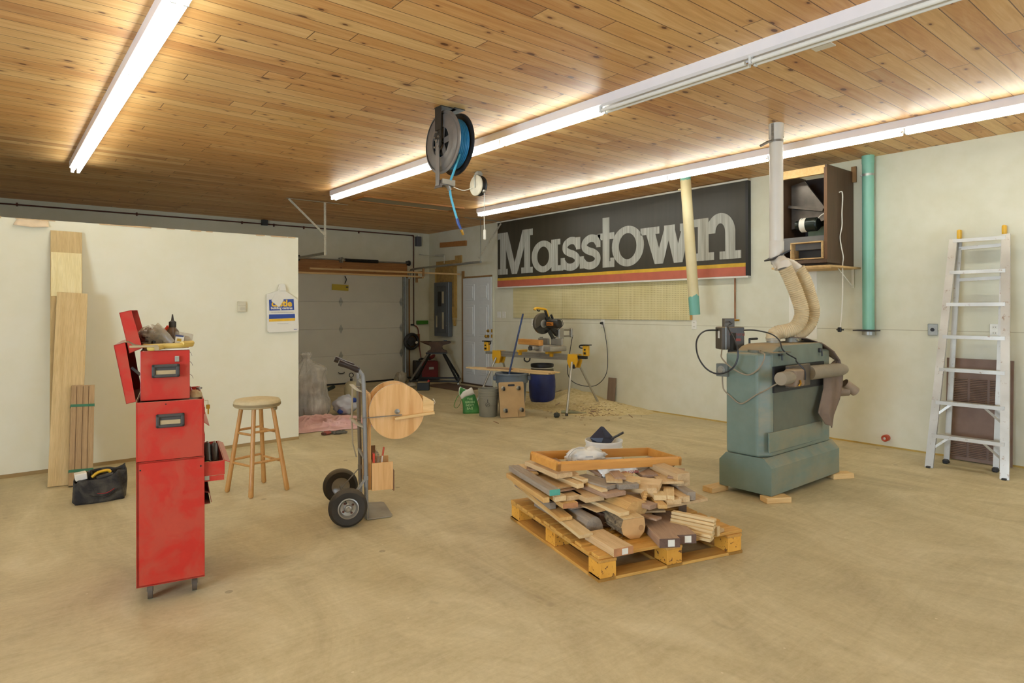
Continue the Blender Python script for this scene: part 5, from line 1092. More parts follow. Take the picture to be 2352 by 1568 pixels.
# stops at the ends
for ex in (-.14, BLn+.2):
    m = MB(); m.box((ex, 0, .865), (.085, .06, .15), bev=.008); o = m.build('work_stop', M_dwy, ss)
    m = MB(); m.box((ex, .0, .945), (.13, .09, .012)); m.box((ex, .035, .83), (.03, .02, .03)); m.cyl((ex, .03, .88), (ex, .045, .88), .012); m.build('stop_plate', M_black, o)
    MB().tube([(ex-.06 if ex > 0 else ex+.05, .02, .90), (ex+(-.09 if ex > 0 else .09), .02, .905), (ex+(-.09 if ex > 0 else .09), .02, .935), (ex, .02, .94)], .01, 8, smooth=3).build('clamp_loop', M_black, o)
for ex in (.42, 1.0): m = MB(); m.box((ex, 0, .82), (.05, .34 if ex < .5 else .2, .035), bev=.004); m.box((ex, .05, .795), (.05, .03, .07)); m.build('mounting_bracket', M_dwy, ss, smooth=0)
# miter saw: built in world axes around (6.22, 7.02)
sw = thing('miter_saw', 'black and yellow sliding miter saw standing on the stand', 'saw', (6.28, 6.85, .838), -5)
M_cast = mat('grey_cast_alloy', 'a09e94', .45, .4, var=.12, dust=.5)
m = MB(); m.box((0, 0, .045), (.30, .52, .075), bev=.012, seg=2); m.lathe([(.0, .0), (.16, .0), (.165, .06), (.16, .09), (0, .09)], 32, M=Matrix.Translation((-.02, 0, 0))); m.box((-.22, 0, .055), (.14, .08, .05), bev=.01); m.build('base', M_cast, sw)
MB().box((-.31, 0, .05), (.05, .05, .06), bev=.012).build('table_knob', M_black, sw)
for s_ in (-1, 1): m = MB(); m.box((.055, s_*.16, .135), (.03, .25, .09), bev=.006); m.box((.07, s_*.24, .185), (.02, .05, .02)); m.build('fence', M_cast, sw, smooth=0)
m = MB(); m.box((.17, -.01, .12), (.14, .14, .16), bev=.015); m.box((.2, -.04, .25), (.10, .09, .16), bev=.012); m.build('slide_housing', M_cast, sw)
for z_ in (.21, .305): MB().cyl((.13, -.05, z_), (.40, -.05, z_), .013, n=14).build('slide_rail', M_steel, sw)
MB().box((.405, -.05, .258), (.03, .06, .135), bev=.008).build('rail_end_bracket', M_cast, sw)
# blade housing: plane xz, slightly thick in y
m = MB(); G = Matrix.Translation((-.09, 0, .40)) @ Matrix.Rotation(PI/2, 4, 'X'); m.lathe([(0, -.03), (.15, -.03), (.158, -.02), (.158, .02), (.15, .03), (0, .03)], 48, M=G @ Matrix.Rotation(math.radians(25), 4, 'Z'), ang=math.radians(180)); m.build('upper_guard', mat('dark_grey_guard', '4c483e', .45, .2, dust=.5), sw)
m = MB(); m.lathe([(.05, -.022), (.15, -.022), (.152, 0), (.15, .022), (.05, .022)], 48, M=G @ Matrix.Rotation(math.radians(115), 4, 'Z'), ang=math.radians(215), cap=False); m.build('lower_guard', mat('smoked_guard', '33302a', .25, var=.2), sw)
MB().lathe([(0, -.004), (.145, -.004), (.145, .004), (0, .004)], 60, M=G).build('saw_blade', M_steel, sw)
MB().lathe([(0, .03), (.055, .03), (.058, .036), (.045, .04), (0, .042)], 28, M=G).build('arbor_cover', M_galv, sw)
m = MB(); m.M = Matrix.Translation((-.04, -.05, .40)) @ frame((.1, -1, 0)); m.lathe([(.045, -.0), (.062, .03), (.068, .05), (.068, .22), (.058, .25), (.03, .262), (0, .263)], 28); mo = m.build('motor', M_blackm, sw)
text('orange_badge_text', 'DEWALT', .034, Matrix.Translation((-.113, -.20, .388)) @ Matrix.Rotation(math.radians(-90), 4, 'Z') @ FACEM, M_black, mo, .0006, .001)
MB().box((-.109, -.20, .40), (.006, .15, .045)).build('orange_badge', mat('badge_orange', 'd8832a', .4), mo, smooth=0)
m = MB(); bar(m, (-.05, -.03, .5), (.05, -.03, .33), .05, .05); bar(m, (.04, -.03, .36), (.16, -.03, .24), .06, .07); bar(m, (-.02, -.06, .30), (.07, -.06, .17), .02, .05); m.build('arm', M_blackm, sw, smooth=0)
m = MB(); m.tube([(-.02, -.03, .50), (-.045, -.03, .56), (-.06, -.03, .60)], .022, 12); m.tube([(.03, -.05, .53), (.06, -.05, .47)], .018, 10); m.build('handle_post', M_black, sw)
m = MB(); m.tube([(-.245, -.02, .60), (-.225, -.02, .622), (-.14, -.025, .618), (-.06, -.03, .605), (-.03, -.03, .56), (-.01, -.03, .50)], .0195, 12, smooth=5, flat=(1.25, .9)); m.build('grip', M_dwy, sw)
MB().tube([(-.20, -.02, .60), (-.18, -.02, .585), (-.15, -.02, .588)], .009, 8, smooth=3).build('trigger', M_black, sw)
MB().tube([(-.05, -.3, .45), (.0, -.33, .46), (.03, -.32, .38), (-.02, -.24, .3), (.02, -.15, .27)], .004, 6, smooth=5).build('motor_lead', M_black, sw)
o = MB().box((0, 0, 0), (.08, .52, .08), bev=.004).build('timber_block', wood('orange_timber', 'c3863e', 'dba55c', .5, axis=1), None, (6.10, 7.02, .968), -5); tag(o, 'short orange timber lying on the saw table', 'timber')
cr = attach(MB().tube([(6.69, 6.74, 1.06), (6.66, 6.74, .95), (6.65, 6.78, .72), (6.66, 6.82, .5), (6.72, 6.76, .36), (6.86, 6.62, .30), (7.0, 6.52, .33), (7.12, 6.46, .50), (7.16, 6.48, .8), (7.17, 6.53, 1.05), (7.18, 6.58, 1.2), (7.19, 6.62, 1.24)], .0055, 8, smooth=6).build('power_cord', M_black), sw)
MB().cyl((7.175, 6.63, 1.232), (7.215, 6.631, 1.232), .016, .02).build('plug', M_black, cr)
# blue barrel (broken lower rim), trash can, bucket, dolly
t = NT('blue_barrel_plastic'); v = t.coord(rnd=False); t.set(col=t.ramp(t.noise(v, 4, 5), [(.35, lin('1e2a62')), (.7, lin('2f3f85'))]), rough=.4); sp = t.n('ShaderNodeSeparateXYZ'); t.l(t.n('ShaderNodeTexCoord').outputs['Object'], sp.inputs[0]); M_blue = t.m
br_ = thing('blue_barrel', 'dark blue plastic barrel with black rim under the saw', 'barrel', (6.60, 7.32, 0))
MB().lathe([(0, .004), (.15, .004), (.175, .03), (.198, .1), (.206, .25), (.204, .36), (.192, .45)], 44).build('barrel_body', M_blue, br_, smooth=50)
m = MB(); m.lathe([(.192, .45), (.178, .50), (.172, .53)], 44, cap=False); m.build('dusty_shoulder', mat('grey_dusty_shoulder', '6a6350', .7, var=.15), br_, smooth=50)
m = MB(); m.lathe([(.172, .53), (.173, .562), (.178, .566), (.178, .60), (.172, .606), (.16, .60), (.158, .45)], 44, cap=False); m.lathe([(0, .45), (.158, .45)], 30, cap=False); m.build('black_rim', M_black, br_, smooth=40)
MB().lathe([(.1745, .540), (.1775, .543), (.1775, .549), (.1745, .552)], 44, cap=False).build('clamp_ring', M_whitep, br_)
tc_ = thing('trash_can', 'grey-blue plastic trash can with boards laid across its top', 'trash can', (5.60, 6.84, 0))
M_can = mat('grey_blue_plastic', '56697c', .5, var=.08, dust=.4); 
MB().lathe([(0, .004), (.165, .004), (.172, .0), (.205, .43), (.222, .435), (.222, .54), (.235, .545), (.235, .565), (.225, .57), (.215, .56), (.2, .44), (.165, .012), (0, .012)], 44, cap=False).build('can_wall', M_can, tc_, smooth=40)
for s_ in (-1, 1): MB().box((Rv.x*.235*s_, Rv.y*.235*s_, .50), (.05, .11, .07), math.degrees(math.atan2(Rv.y, Rv.x)), bev=.012).build('side_handle', M_can, tc_)
gb = thing('grey_bucket', 'grey ribbed plastic bucket at the left end of the saw stand', 'bucket', (5.235, 6.90, 0))
M_gb = mat('grey_bucket_plastic', '84857a', .5, var=.06, dust=.4)
MB().lathe([(0, .004), (.118, .004), (.12, 0), (.122, .003), (.131, .25), (.137, .252), (.137, .262), (.1325, .264), (.1335, .285), (.139, .287), (.139, .297), (.134, .299), (.135, .322), (.141, .324), (.141, .334), (.136, .336), (.137, .362), (.142, .364), (.142, .376), (.134, .376), (.118, .012), (0, .012)], 44, cap=False).build('bucket_wall', M_gb, gb, smooth=40)
MB().tube([(-.139, 0, .29), (-.10, -.1, .2), (0, -.142, .16), (.10, -.1, .2), (.139, 0, .29)], .0022, 6, smooth=6).build('wire_handle', M_steel, gb)
m = MB(); cc = Vector((-.085, -.098, .17)); nn = Vector((-.65, -.76, 0)); m.M = Matrix.Translation(cc) @ frame(nn); m.lathe([(.026, -.004), (.030, .001), (.026, .004)], 20, cap=False); m.box((0, 0, 0), (.05, .006, .004), 45); m.box((0, .045, 0), (.01, .05, .004)); m.build('printed_emblem', mat('dark_grey_print', '4a4a45', .6), gb)
dl = thing('moving_dolly', 'plywood dolly with four casters leaning on the trash can', 'dolly', (5.405, 6.585, .003), (-11, 0, -22))
M_mdf = mat('tan_hardboard', 'b3976d', .7, var=.07)
m = MB(); w2, hh = .175, .47; n = 5; out = []
for cx_, cy_, a0 in ((w2-.02, .02, -90), (w2-.02, hh-.02, 0), (-w2+.02, hh-.02, 90), (-w2+.02, .02, 180)):
    for k_ in range(n+1): a = math.radians(a0+90*k_/n); out.append((cx_+.02*math.cos(a), cy_+.02*math.sin(a)))
m.prism(out, .018, FACEM); m.build('board', M_mdf, dl, smooth=0)
m = MB()
pill = [(-.035+.014*math.cos(math.radians(a)), .425+.014*math.sin(math.radians(a))) for a in range(90, 271, 20)]+[(.035+.014*math.cos(math.radians(a)), .425+.014*math.sin(math.radians(a))) for a in range(-90, 91, 20)]
m.prism(pill, .0195, FACEM); m.build('hand_slot', mat('slot_navy', '262b36', .7), dl, smooth=0)
MB().box((.075, -.0195, .05), (.002, .002, .09)).build('board_crack', M_blackm, dl, smooth=0)
for cx_, cz_ in ((-.115, .385), (.10, .385), (-.10, .095), (.125, .095)):
    m = MB(); m.lathe([(.03, 0), (.03, .004), (.018, .016)], 20, M=Matrix.Translation((cx_, -.018, cz_)) @ frame((0, -1, 0))); m.box((cx_-.014, -.05, cz_), (.003, .045, .03)); m.box((cx_+.014, -.05, cz_), (.003, .045, .03)); o = m.build('caster', M_galv, dl)
    MB().cyl((cx_-.010, -.058, cz_-.006), (cx_+.010, -.058, cz_-.006), .026, n=20).build('wheel', M_black, o)
# thin boards across the can
def lpb(y0, y1, k_, z): 
    f_ = lambda y: 5.60+(7.72-y)/(7.72-6.28)*.35
    return ((f_(y0)-.97*.07*k_, y0-.23*.07*k_, z), (f_(y1)-.97*.07*k_, y1-.23*.07*k_, z))
LP = [(*lpb(7.72, 6.36, 0, .571), .066, 'pale', 'thin pale board farthest back of those across the trash can'), (*lpb(7.80, 6.30, 1, .571), .064, 'pale', 'longest thin pale board across the trash can'),
      (*lpb(7.66, 6.32, 2, .571), .064, 'pale', 'nearest thin pale board across the trash can'), (*lpb(7.30, 6.74, 0, .5895), .09, 'tan', 'short darker board on top of the boards across the can'),
      (*lpb(6.95, 6.22, 1, .5895), .06, 'pale', 'pale board stacked at the right end across the can'), (*lpb(6.80, 6.26, 2, .5895), .05, 'pale', 'short pale board nearest the camera on the stack across the can'), (*lpb(7.42, 7.0, 1, .5895), .05, 'brown', 'narrow brownish board topmost across the trash can')]
for a, b2, w_, kd, lb in LP:
    a, b2 = Vector(a), Vector(b2); m = MB(); L = (b2-a).length; m.box((0, L/2, .009), (w_, L, .018), bev=.001); o = m.build('thin_board', WD[kd], None, smooth=0); o.location = b2; d_ = a-b2; o.rotation_euler = (0, 0, math.atan2(-d_.x, d_.y)); tag(o, lb, 'board', 'thin boards laid across the trash can')
o = MB().cyl((0, 0, 0), (.51, .19, 1.13), .0125, n=14).build('broom_handle', mat('blue_metal_pole', '2c3f66', .4, .2), None, (5.42, 6.795, .25)); tag(o, 'blue pole standing in the trash can', 'pole')
# green reusable bag
r = thing('green_shopping_bag', 'green and white reusable shopping bag slumped on the floor beside the grey bucket', 'shopping bag', (5.20, 7.25, 0), -30)
t = NT('green_bag_print_cloth'); v = t.coord(rnd=False); t.set(col=t.ramp(t.noise(v, 6, 4), [(.4, lin('3a7a3a')), (.65, lin('549a4c'))]), rough=.6); M_gbag = t.m
def gbag(u, v_):
    a = u*2*PI; z = v_*.30; kx, ky = .115, .065; kx *= (1-.2*v_); ky *= (1-.1*v_)
    return (kx*math.copysign(abs(math.cos(a))**.5, math.cos(a))-.07*v_*v_, ky*math.copysign(abs(math.sin(a))**.5, math.sin(a)), z*(1-.18*math.sin(a*2+.4)*v_)+.002)
m = MB(); m.surf(gbag, 48, 12); m.prism([(gbag(i/40, 0)[0], gbag(i/40, 0)[1]) for i in range(40)], .004); m.build('bag_cloth', M_gbag, r, smooth=60, solid=.004)
m = MB(); m.surf(lambda u, v_: (gbag(u, .78+.24*v_)[0]*1.04, gbag(u, .78+.24*v_)[1]*1.05, gbag(u, .78+.24*v_)[2]), 40, 3); m.build('white_top', M_film2, r, smooth=60, solid=.003)
text('white_lettering', 'THE\nGREEN\nNEXT\nBAG', .043, Matrix.Translation((-.025, -.0685, .19)) @ Matrix.Rotation(-.05, 4, 'X') @ FACEM, mat('pale_green_print', 'a9cf8f', .6), r, .0008, .001)
MB().tube([(-.11, 0, .27), (-.17, -.02, .26), (-.22, -.02, .18), (-.24, -.02, .10), (-.20, -.02, .08), (-.16, -.02, .13), (-.13, -.01, .22)], .012, 8, smooth=5, flat=(1.2, .25)).build('strap', M_gbag, r)
# sawdust and floor bits
t = NT('sawdust_heap'); v = t.coord(rnd=False); t.set(col=t.ramp(t.noise(v, 22, 6, .7), [(.35, lin('c2ae7c')), (.65, lin('dccda0'))]), rough=1.0, spec=.1); t.bump(t.noise(v, 60, 4), .6, .01); M_saw = t.m
from mathutils import noise as _ns
def heap(u, v_):
    x = 5.75+u*1.474; y = 5.55+v_*2.75; h_ = 0
    for cx_, cy_, sx_, sy_, am in ((7.15, 7.15, .35, .55, .17), (6.9, 6.6, .35, .5, .07), (6.6, 6.3, .45, .45, .03), (7.1, 6.1, .3, .5, .045), (6.5, 7.4, .5, .6, .04)): h_ += am*math.exp(-((x-cx_)/sx_)**2-((y-cy_)/sy_)**2)
    h_ *= 1+.35*_ns.noise(Vector((x*4, y*4, 0))); h_ += .006*_ns.noise(Vector((x*9, y*9, 3)))-.012
    return (x, y, max(h_, -.01))
m = MB(); m.surf(heap, 60, 90); o = m.build('sawdust', M_saw, None, smooth=60); tag(o, 'heap of yellow sawdust on the floor under the saw and against the wall', 'sawdust', None, 'stuff')
rg = random.Random(5); m = MB()
for i in range(150):
    a = rg.uniform(0, 2*PI); rr = abs(rg.gauss(0, .36)); x, y = 6.5+rr*math.cos(a), 6.15+rr*math.sin(a)*1.1
    if x > 7.1: continue
    z = max(heap((x-5.75)/1.474, (y-5.55)/2.75)[2], 0) if x > 5.75 else 0
    L = rg.uniform(.01, .05); m.box((x, y, z+.004), (L, rg.uniform(.004, .012), .004), rg.uniform(0, 180))
o = m.build('wood_chips', WD['brown'], None, smooth=0); tag(o, 'scattered wood chips and shavings around the near leg of the saw stand', 'wood chips', None, 'stuff')
m = MB(); m.prism([(0, 0), (.24, -.26), (.33, .0), (.12, .12)], .004); o = m.build('green_sheet', mat('dusty_green_sheet', '74917a', .6, dust=.7), None, (6.12, 6.40, .012), smooth=0); tag(o, 'dusty green sheet on the floor under the near leg of the saw stand', 'sheet')
r = thing('dark_glove_lump', 'small dark grey lump on the floor in front of the saw stand', 'glove', (5.86, 6.21, 0)); MB().blob((0, 0, .03), (.045, .035, .035), 10, 4, .3, flatz=.001).build('lump', mat('dark_grey_rubber', '3b3d37', .7), r)
for i, (x, y, z, L, a, kd, lb) in enumerate(((6.98, 7.42, .12, .35, -62, 'grey', 'grey stick lying on the sawdust by the barrel'), (6.62, 5.55, 0, .22, -38, 'brown', 'thin reddish stick on the floor in front of the wall plank'), (4.98, 6.35, 0, .16, -15, 'brown', 'thin stick on the open floor left of the dolly'), (6.35, 6.75, .05, .24, -58, 'brown', 'brown stick lying behind the near stand leg'))):
    o = MB().box((0, L/2, .004), (.012, L, .008), bev=.001).build('stick', WD[kd], None, (x, y, z), a, smooth=0); tag(o, lb, 'stick', 'sticks on the floor around the saw')
# ================================================================ back wall: garage door, panel, anvil corner
DX0, DX1 = 3.87, 6.60
M_gd = mat('garage_door_white', 'd2d0c2', .5, var=.04, scale=2)
gd = thing('door_1', 'closed white sectional garage door in the back wall', 'door', (0, 0, 0)); gd['kind'] = 'structure'
zs = [.03, .555, 1.075, 1.60, 2.16]
for i in range(4):
    MB().box(((DX0+DX1)/2, BW+.03, (zs[i]+zs[i+1])/2), (DX1-DX0, .045, zs[i+1]-zs[i]-.002), bev=.003).build('door_section', M_gd, gd, smooth=0)
MB().box(((DX0+DX1)/2, BW+.06, 1.12), (DX1-DX0+.06, .02, 2.3)).build('light_stop_sheet', M_gd, gd, smooth=0)  # backing sheet added to stop light leaking between the door sections
MB().box(((DX0+DX1)/2, BW+.03, .016), (DX1-DX0, .05, .03)).build('bottom_seal', M_black, gd, smooth=0)
for z_ in zs[1:4]:
    for x in (5.235, 6.55, 3.95):
        m = MB(); m.prism([(0, -.09), (.035, -.02), (.035, .02), (0, .09), (-.035, .02), (-.035, -.02)], .006, Matrix.Translation((x, BW+.006, z_)) @ FACEM); m.cyl((x-.035, BW-.004, z_), (x+.035, BW-.004, z_), .009); m.build('hinge', M_galv, gd)
m = MB(); m.tube([(5.18, BW+.005, .24), (5.2, BW-.02, .22), (5.28, BW-.02, .22), (5.3, BW+.005, .24)], .008, 6, smooth=3); m.build('lift_handle', M_blackm, gd)
m = MB(); m.tube([(5.30, BW-.03, 2.1), (5.33, BW-.04, 2.03), (5.30, BW-.03, 1.95)], .008, 6, smooth=3); m.build('pull_hook', M_black, gd)
MB().box((6.60, BW+.0, 1.08), (.04, .06, 2.1)).build('edge_stile', M_galv, gd, smooth=0)
o = MB().box((5.22, BW-.0, 1.875), (.34, .004, .115), (0, 2, 0)).build('warning_sticker', mat('yellow_sticker', 'b9a32c', .5, var=.06), gd, smooth=0, label='yellow sticker'); MB().box((5.36, BW-.003, 1.885), (.05, .003, .022)).build('sticker_print', M_blackm, gd, smooth=0)
m = MB(); m.box(((DX0+GX1)/2-.02, BW+.02, 2.2), (GX1-DX0+.1, .03, .1)); struct(m.build('trim_3', M_wall, smooth=0))
M_hdr = wood('brown_spruce_beam', '9a6431', 'b98246', .6, axis=0, tint=.15, knots=1.2)
m = MB(); m.box((5.22, BW-.02, 2.27), (2.90, .038, .24)); o = m.build('header_beam', M_hdr, None, smooth=0); tag(o, 'brown wood beam over the garage door', 'beam')
o = MB().box((6.70, BW-.02, 1.08), (.07, .038, 2.14)).build('door_jamb_board', M_case, None, smooth=0); tag(o, 'upright brown jamb board at the right of the garage door', 'board')
r = thing('torsion_spring_shaft', 'dark spring shaft running along the top of the garage door beam', 'spring', (0, 0, 0))
MB().cyl((3.8, BW-.10, 2.40), (6.68, BW-.10, 2.40), .013).build('shaft', M_steel, r)
m = MB(); P_ = [(5.27+i*.0075/2, BW-.10+.03*math.cos(i*PI/4*2), 2.40+.03*math.sin(i*PI/4*2)) for i in range(0, 190)]; m.tube(P_, .006, 5); m.build('spring', M_blackm, r)
for x in (5.19, 6.66, 4.35): m = MB(); m.lathe([(.03, 0), (.055, .005), (.055, .03), (.03, .035)], 20, M=Matrix.Translation((x, BW-.10, 2.40)) @ frame((1, 0, 0))); m.box((x, BW-.04, 2.40), (.01, .08, .09)); m.build('bearing_plate', M_galv if x == 5.19 else M_blackm, r)
m = MB(); m.box((6.665, BW-.06, 1.05), (.012, .05, 2.1)); m.box((6.645, BW-.085, 1.05), (.05, .006, 2.1)); 
r = thing('door_track', 'galvanised garage door track at the right, bending back under the ceiling', 'track', (0, 0, 0), 0, 'garage door tracks'); m.build('vertical_track', M_galv, r, smooth=0)
def ctrack(r, x):
    MB().tube([(x, BW-.085, 2.08), (x, BW-.10, 2.17), (x, BW-.16, 2.245), (x, BW-.26, 2.27), (x, 10.6, 2.28), (x, 9.03, 2.285)], .026, 6, smooth=3, flat=(.8, 1)).build('horizontal_track', M_galv, r, smooth=20)
ctrack(r, 6.69)
r = thing('door_track', 'galvanised garage door track at the left, mostly behind the partition', 'track', (0, 0, 0), 0, 'garage door tracks'); ctrack(r, 3.84); MB().box((3.82, BW-.085, 1.05), (.05, .006, 2.1)).build('vertical_track', M_galv, r, smooth=0)
M_perf = mat('perforated_angle', 'b4ae98', .5, .3, var=.3, scale=70)
r = thing('track_hanger', 'perforated angle bracket hanging from the ceiling left of the garage door', 'bracket', (0, 0, 0), 0, 'perforated hangers of the garage tracks')
m = MB(); bar(m, (3.26, 9.03, 3.035), (4.2, 9.05, 3.035), .035, .004, (0, 0, 1)); m.build('ceiling_angle', M_perf, r, smooth=0)
m = MB(); bar(m, (3.83, 9.03, 3.03), (3.83, 9.03, 2.25), .035, .004, (0, 1, 0)); m.build('drop_angle', M_perf, r, smooth=0); m = MB(); bar(m, (3.29, 9.025, 3.03), (3.83, 9.025, 2.55), .03, .004, (0, 1, 0)); m.build('diagonal_angle', M_perf, r, smooth=0)
r = thing('track_hanger', 'perforated angle bracket hanging from the ceiling beside the sign', 'bracket', (0, 0, 0), 0, 'perforated hangers of the garage tracks')
m = MB(); bar(m, (6.34, 9.03, 3.035), (7.2, 9.05, 3.035), .035, .004, (0, 0, 1)); m.build('ceiling_angle', M_galv, r, smooth=0)
m = MB(); bar(m, (6.69, 9.03, 3.03), (6.69, 9.03, 2.29), .012, .003, (0, 1, 0)); m.build('drop_angle', M_galv, r, smooth=0); m = MB(); bar(m, (7.15, 9.03, 3.0), (6.70, 9.1, 2.35), .03, .004, (0, 1, 0)); m.build('diagonal_angle', M_perf, r, smooth=0)
for x0, x1, y, z, lb in ((4.10, 7.12, 10.30, 2.135, 'upper long pale stick slung below the garage door track'), (3.6, 6.30, 10.45, 2.07, 'lower long pale stick slung below the garage door track')):
    o = MB().box(((x0+x1)/2, y, z), (x1-x0, .04, .03)).build('long_stick', M_pine2, None, smooth=0); tag(o, lb, 'stick', 'long sticks under the garage door track')
o = MB().box((6.28, 10.40, 2.15), (.05, .24, .03)).box((6.28, 10.52, 2.06), (.04, .03, .2)).box((6.28, 10.4, 2.045), (.04, .2, .02)).box((6.28, 10.28, 2.14), (.04, .02, .15)).build('stick_support', M_case, None, smooth=0); tag(o, 'small dark wood bracket carrying the long sticks', 'bracket')
# pipe and boxes
r = thing('air_line', 'thin rusty pipe along the top of the back wall and down beside the garage door', 'pipe', (0, 0, 0))
MB().tube([(-3.5, BW-.03, 2.955), (0, BW-.03, 2.965), (6.79, BW-.03, 2.985)], .011, 8).build('pipe_run', M_rust, r); MB().tube([(6.83, BW-.03, 2.95), (6.83, BW-.03, 1.14)], .011, 8).build('pipe_drop', M_rust, r)
MB().tube([(6.79, BW-.03, 2.985), (6.825, BW-.03, 2.98), (6.83, BW-.03, 2.945)], .015, 8, smooth=3).build('elbow', M_rust, r); MB().box((6.80, BW-.03, 1.13), (.07, .03, .03)).build('valve', M_blackm, r)
for x in (-1.5, .3, 1.8, 3.4, 3.95, 4.5, 5.6): MB().box((x, BW-.02, 2.97), (.02, .035, .05)).build('pipe_clip', M_rust, r, smooth=0)
MB().tube([(6.83, BW-.03, 1.12), (6.90, BW-.04, 1.08), (6.93, BW-.05, .98), (6.94, BW-.06, .7), (6.96, BW-.1, .42)], .011, 8, smooth=5).build('red_hose', mat('dark_red_rubber', '6e2019', .5), r)
o = MB().box((3.78, BW-.035, 3.0), (.10, .07, .095)).build('wall_box', M_blackm, None, smooth=0); tag(o, 'small dark box under the ceiling on the back wall', 'box')
r = thing('wall_speaker', 'small upright grey box in the far ceiling corner', 'speaker', (6.93, BW-.05, 2.87)); MB().box((0, 0, 0), (.11, .09, .20), bev=.006).build('case', mat('grey_speaker', '55565a', .5), r); MB().box((0, 0, .115), (.04, .04, .03)).build('bracket', M_whitep, r)
r = thing('corner_shelf_strip', 'thin pale strip with drip stains across the far corner', 'shelf', (0, 0, 0)); m = MB(); bar(m, (6.97, BW-.03, 2.60), (7.20, 11.2, 2.55), .05, .01); bar(m, (7.19, 11.3, 2.57), (7.19, 10.97, 2.555), .012, .04); m.build('strip', mat('pale_strip', 'b9b5a2', .5), r, smooth=0); MB().box((7.2, 10.97, 2.47), (.01, .015, .16)).build('drip', M_whitep, r, smooth=0)
o = MB().box((RW-.02, 10.66, 2.76), (.038, .92, .10), (2, 0, 0)).build('wall_cleat', M_hdr, None, smooth=0); tag(o, 'brown horizontal wood cleat high on the wall near the far corner', 'board')
o = MB().box((RW-.0125, 10.91, 1.86), (.024, .74, 1.16)).build('panel_backboard', mat('osb_board', 'a98a4e', .7, var=.2, scale=14), None, smooth=0); tag(o, 'tan backboard on the wall behind the breaker panel', 'board')
o = MB().box((RW-.014, 10.47, 2.42), (.028, .22, .20)).build('small_backboard', mat('osb_board', 'a98a4e', .7), None, smooth=0); tag(o, 'small square tan board above the backboard', 'board')
r = thing('breaker_panel', 'tall grey breaker panel near the far corner', 'breaker panel', (RW-.03, 10.945, 0))
MB().box((-.045, 0, 1.45), (.09, .54, 1.10), bev=.008).build('cabinet_box', mat('slate_grey_enamel', '62686c', .4, .2, var=.05), r)
m = MB(); m.box((-.094, -.02, 1.45), (.006, .36, .96), bev=.003); m.build('panel_door', mat('slate_grey_enamel2', '565c60', .4, .2), r, smooth=0)
for dy, z_, w_, h_, lb in ((-.075, 1.69, .07, .24, 'c'), (-.075, 1.22, .06, .34, 'a'), (.16, 1.2, .05, .24, 'b')): MB().box((-.099, dy, z_), (.003, w_, h_)).build('index_card', mat('aged_index_card', 'b3ab90', .6), r, smooth=0)
MB().box((-.1, .045, 1.66), (.006, .12, .30)).build('breaker_row', M_black, r, smooth=0); MB().box((-.1, -.2, 1.12), (.006, .015, .015)).build('latch', M_steel, r, smooth=0)
r = thing('yellow_wires', 'loops of yellow cable hanging at both sides of the breaker panel', 'cable', (RW-.03, 10.945, 0))
for dy, s_ in ((.33, 1), (.36, 1), (-.33, -1), (-.36, -1), (-.39, -1)):
    MB().tube([(0, dy, 2.3), (0, dy+.01*s_, 1.7), (-.01, dy+.03*s_, 1.3), (0, dy, 1.12), (0, dy-.04*s_, 1.22), (-.01, dy-.05*s_, 1.5)], .006, 6, smooth=6).build('wire', mat('yellow_cable', 'b8923a', .5), r)
o = MB().box((7.03, BW-.04, 1.175), (.27, .05, .08), bev=.006).build('green_level', mat('bright_green', '3e7c1c', .5), None); tag(o, 'bright green bar on the back wall beside the breaker panel', 'level')
# hose coil on the jamb
r = thing('black_hose_coil', 'round coil of black hose hung on the garage door jamb', 'hose coil', (6.70, BW-.16, .79))
m = MB()
rg = random.Random(3)
for k_ in range(9):
    rr = .13+.012*(k_ % 4); yy = -.03+.02*(k_//3); P_ = [(rr*math.cos(a)*(1+.03*math.sin(3*a+k_)), yy+.01*math.sin(a*2+k_), rr*math.sin(a)) for a in [2*PI*i/28 for i in range(29)]]; m.tube(P_, .013, 8)
m.build('coil', mat('black_hose_rubber', '1b1a19', .4), r); m = MB(); m.lathe([(0, 0), (.09, 0), (.095, .03), (0, .04)], 24, M=Matrix.Translation((0, .02, 0)) @ frame((0, -1, 0))); m.build('hub', M_blackm, r)
MB().blob((.075, -.07, -.02), (.03, .012, .025), 8, 2, .3).build('white_fitting', M_whitep, r)
o = MB().box((6.87, BW-.02, .80), (.22, .012, .27)).build('cardboard_piece', mat('brown_cardboard', '8d6a35', .8, var=.12), None, smooth=0); tag(o, 'brown cardboard square behind the black hose coil', 'cardboard')
# anvil on steel stand
av = thing('anvil', 'rusty anvil on the black steel stand in the far corner', 'anvil', (6.72, 10.52, .615), -38)
M_anv = mat('rusty_anvil_iron', '4e3a2a', .6, .4, var=.25, scale=12)
m = MB(); AF = Matrix(((1, 0, 0, 0), (0, 0, 1, 0), (0, 1, 0, 0), (0, 0, 0, 1)))
m.prism([(-.17, 0), (.20, 0), (.19, .03), (.12, .06), (.105, .10), (.125, .135), (.27, .175), (.29, .215), (-.10, .21), (-.15, .18), (-.13, .14), (-.10, .10), (-.11, .055), (-.17, .025)], .12, Matrix.Translation((0, -.06, 0)) @ AF); m.build('body', M_anv, av, smooth=0)
m = MB(); m.tube([(-.09, 0, .165), (-.17, 0, .18), (-.25, 0, .196), (-.32, 0, .21)], lambda u: .048*(1-u)**.8+.004, 16); m.build('horn', M_anv, av)
MB().box((.17, .02, .225), (.06, .05, .018)).build('hardy_tool', M_blackm, av, smooth=0)
st = thing('anvil_stand', 'splayed black steel stand under the anvil', 'stand', (6.72, 10.52, 0), -38)
M_bst = mat('black_stand_steel', '23221f', .45, .3, var=.15)
MB().box((0, 0, .60), (.40, .20, .028)).build('top_plate', M_bst, st, smooth=0)
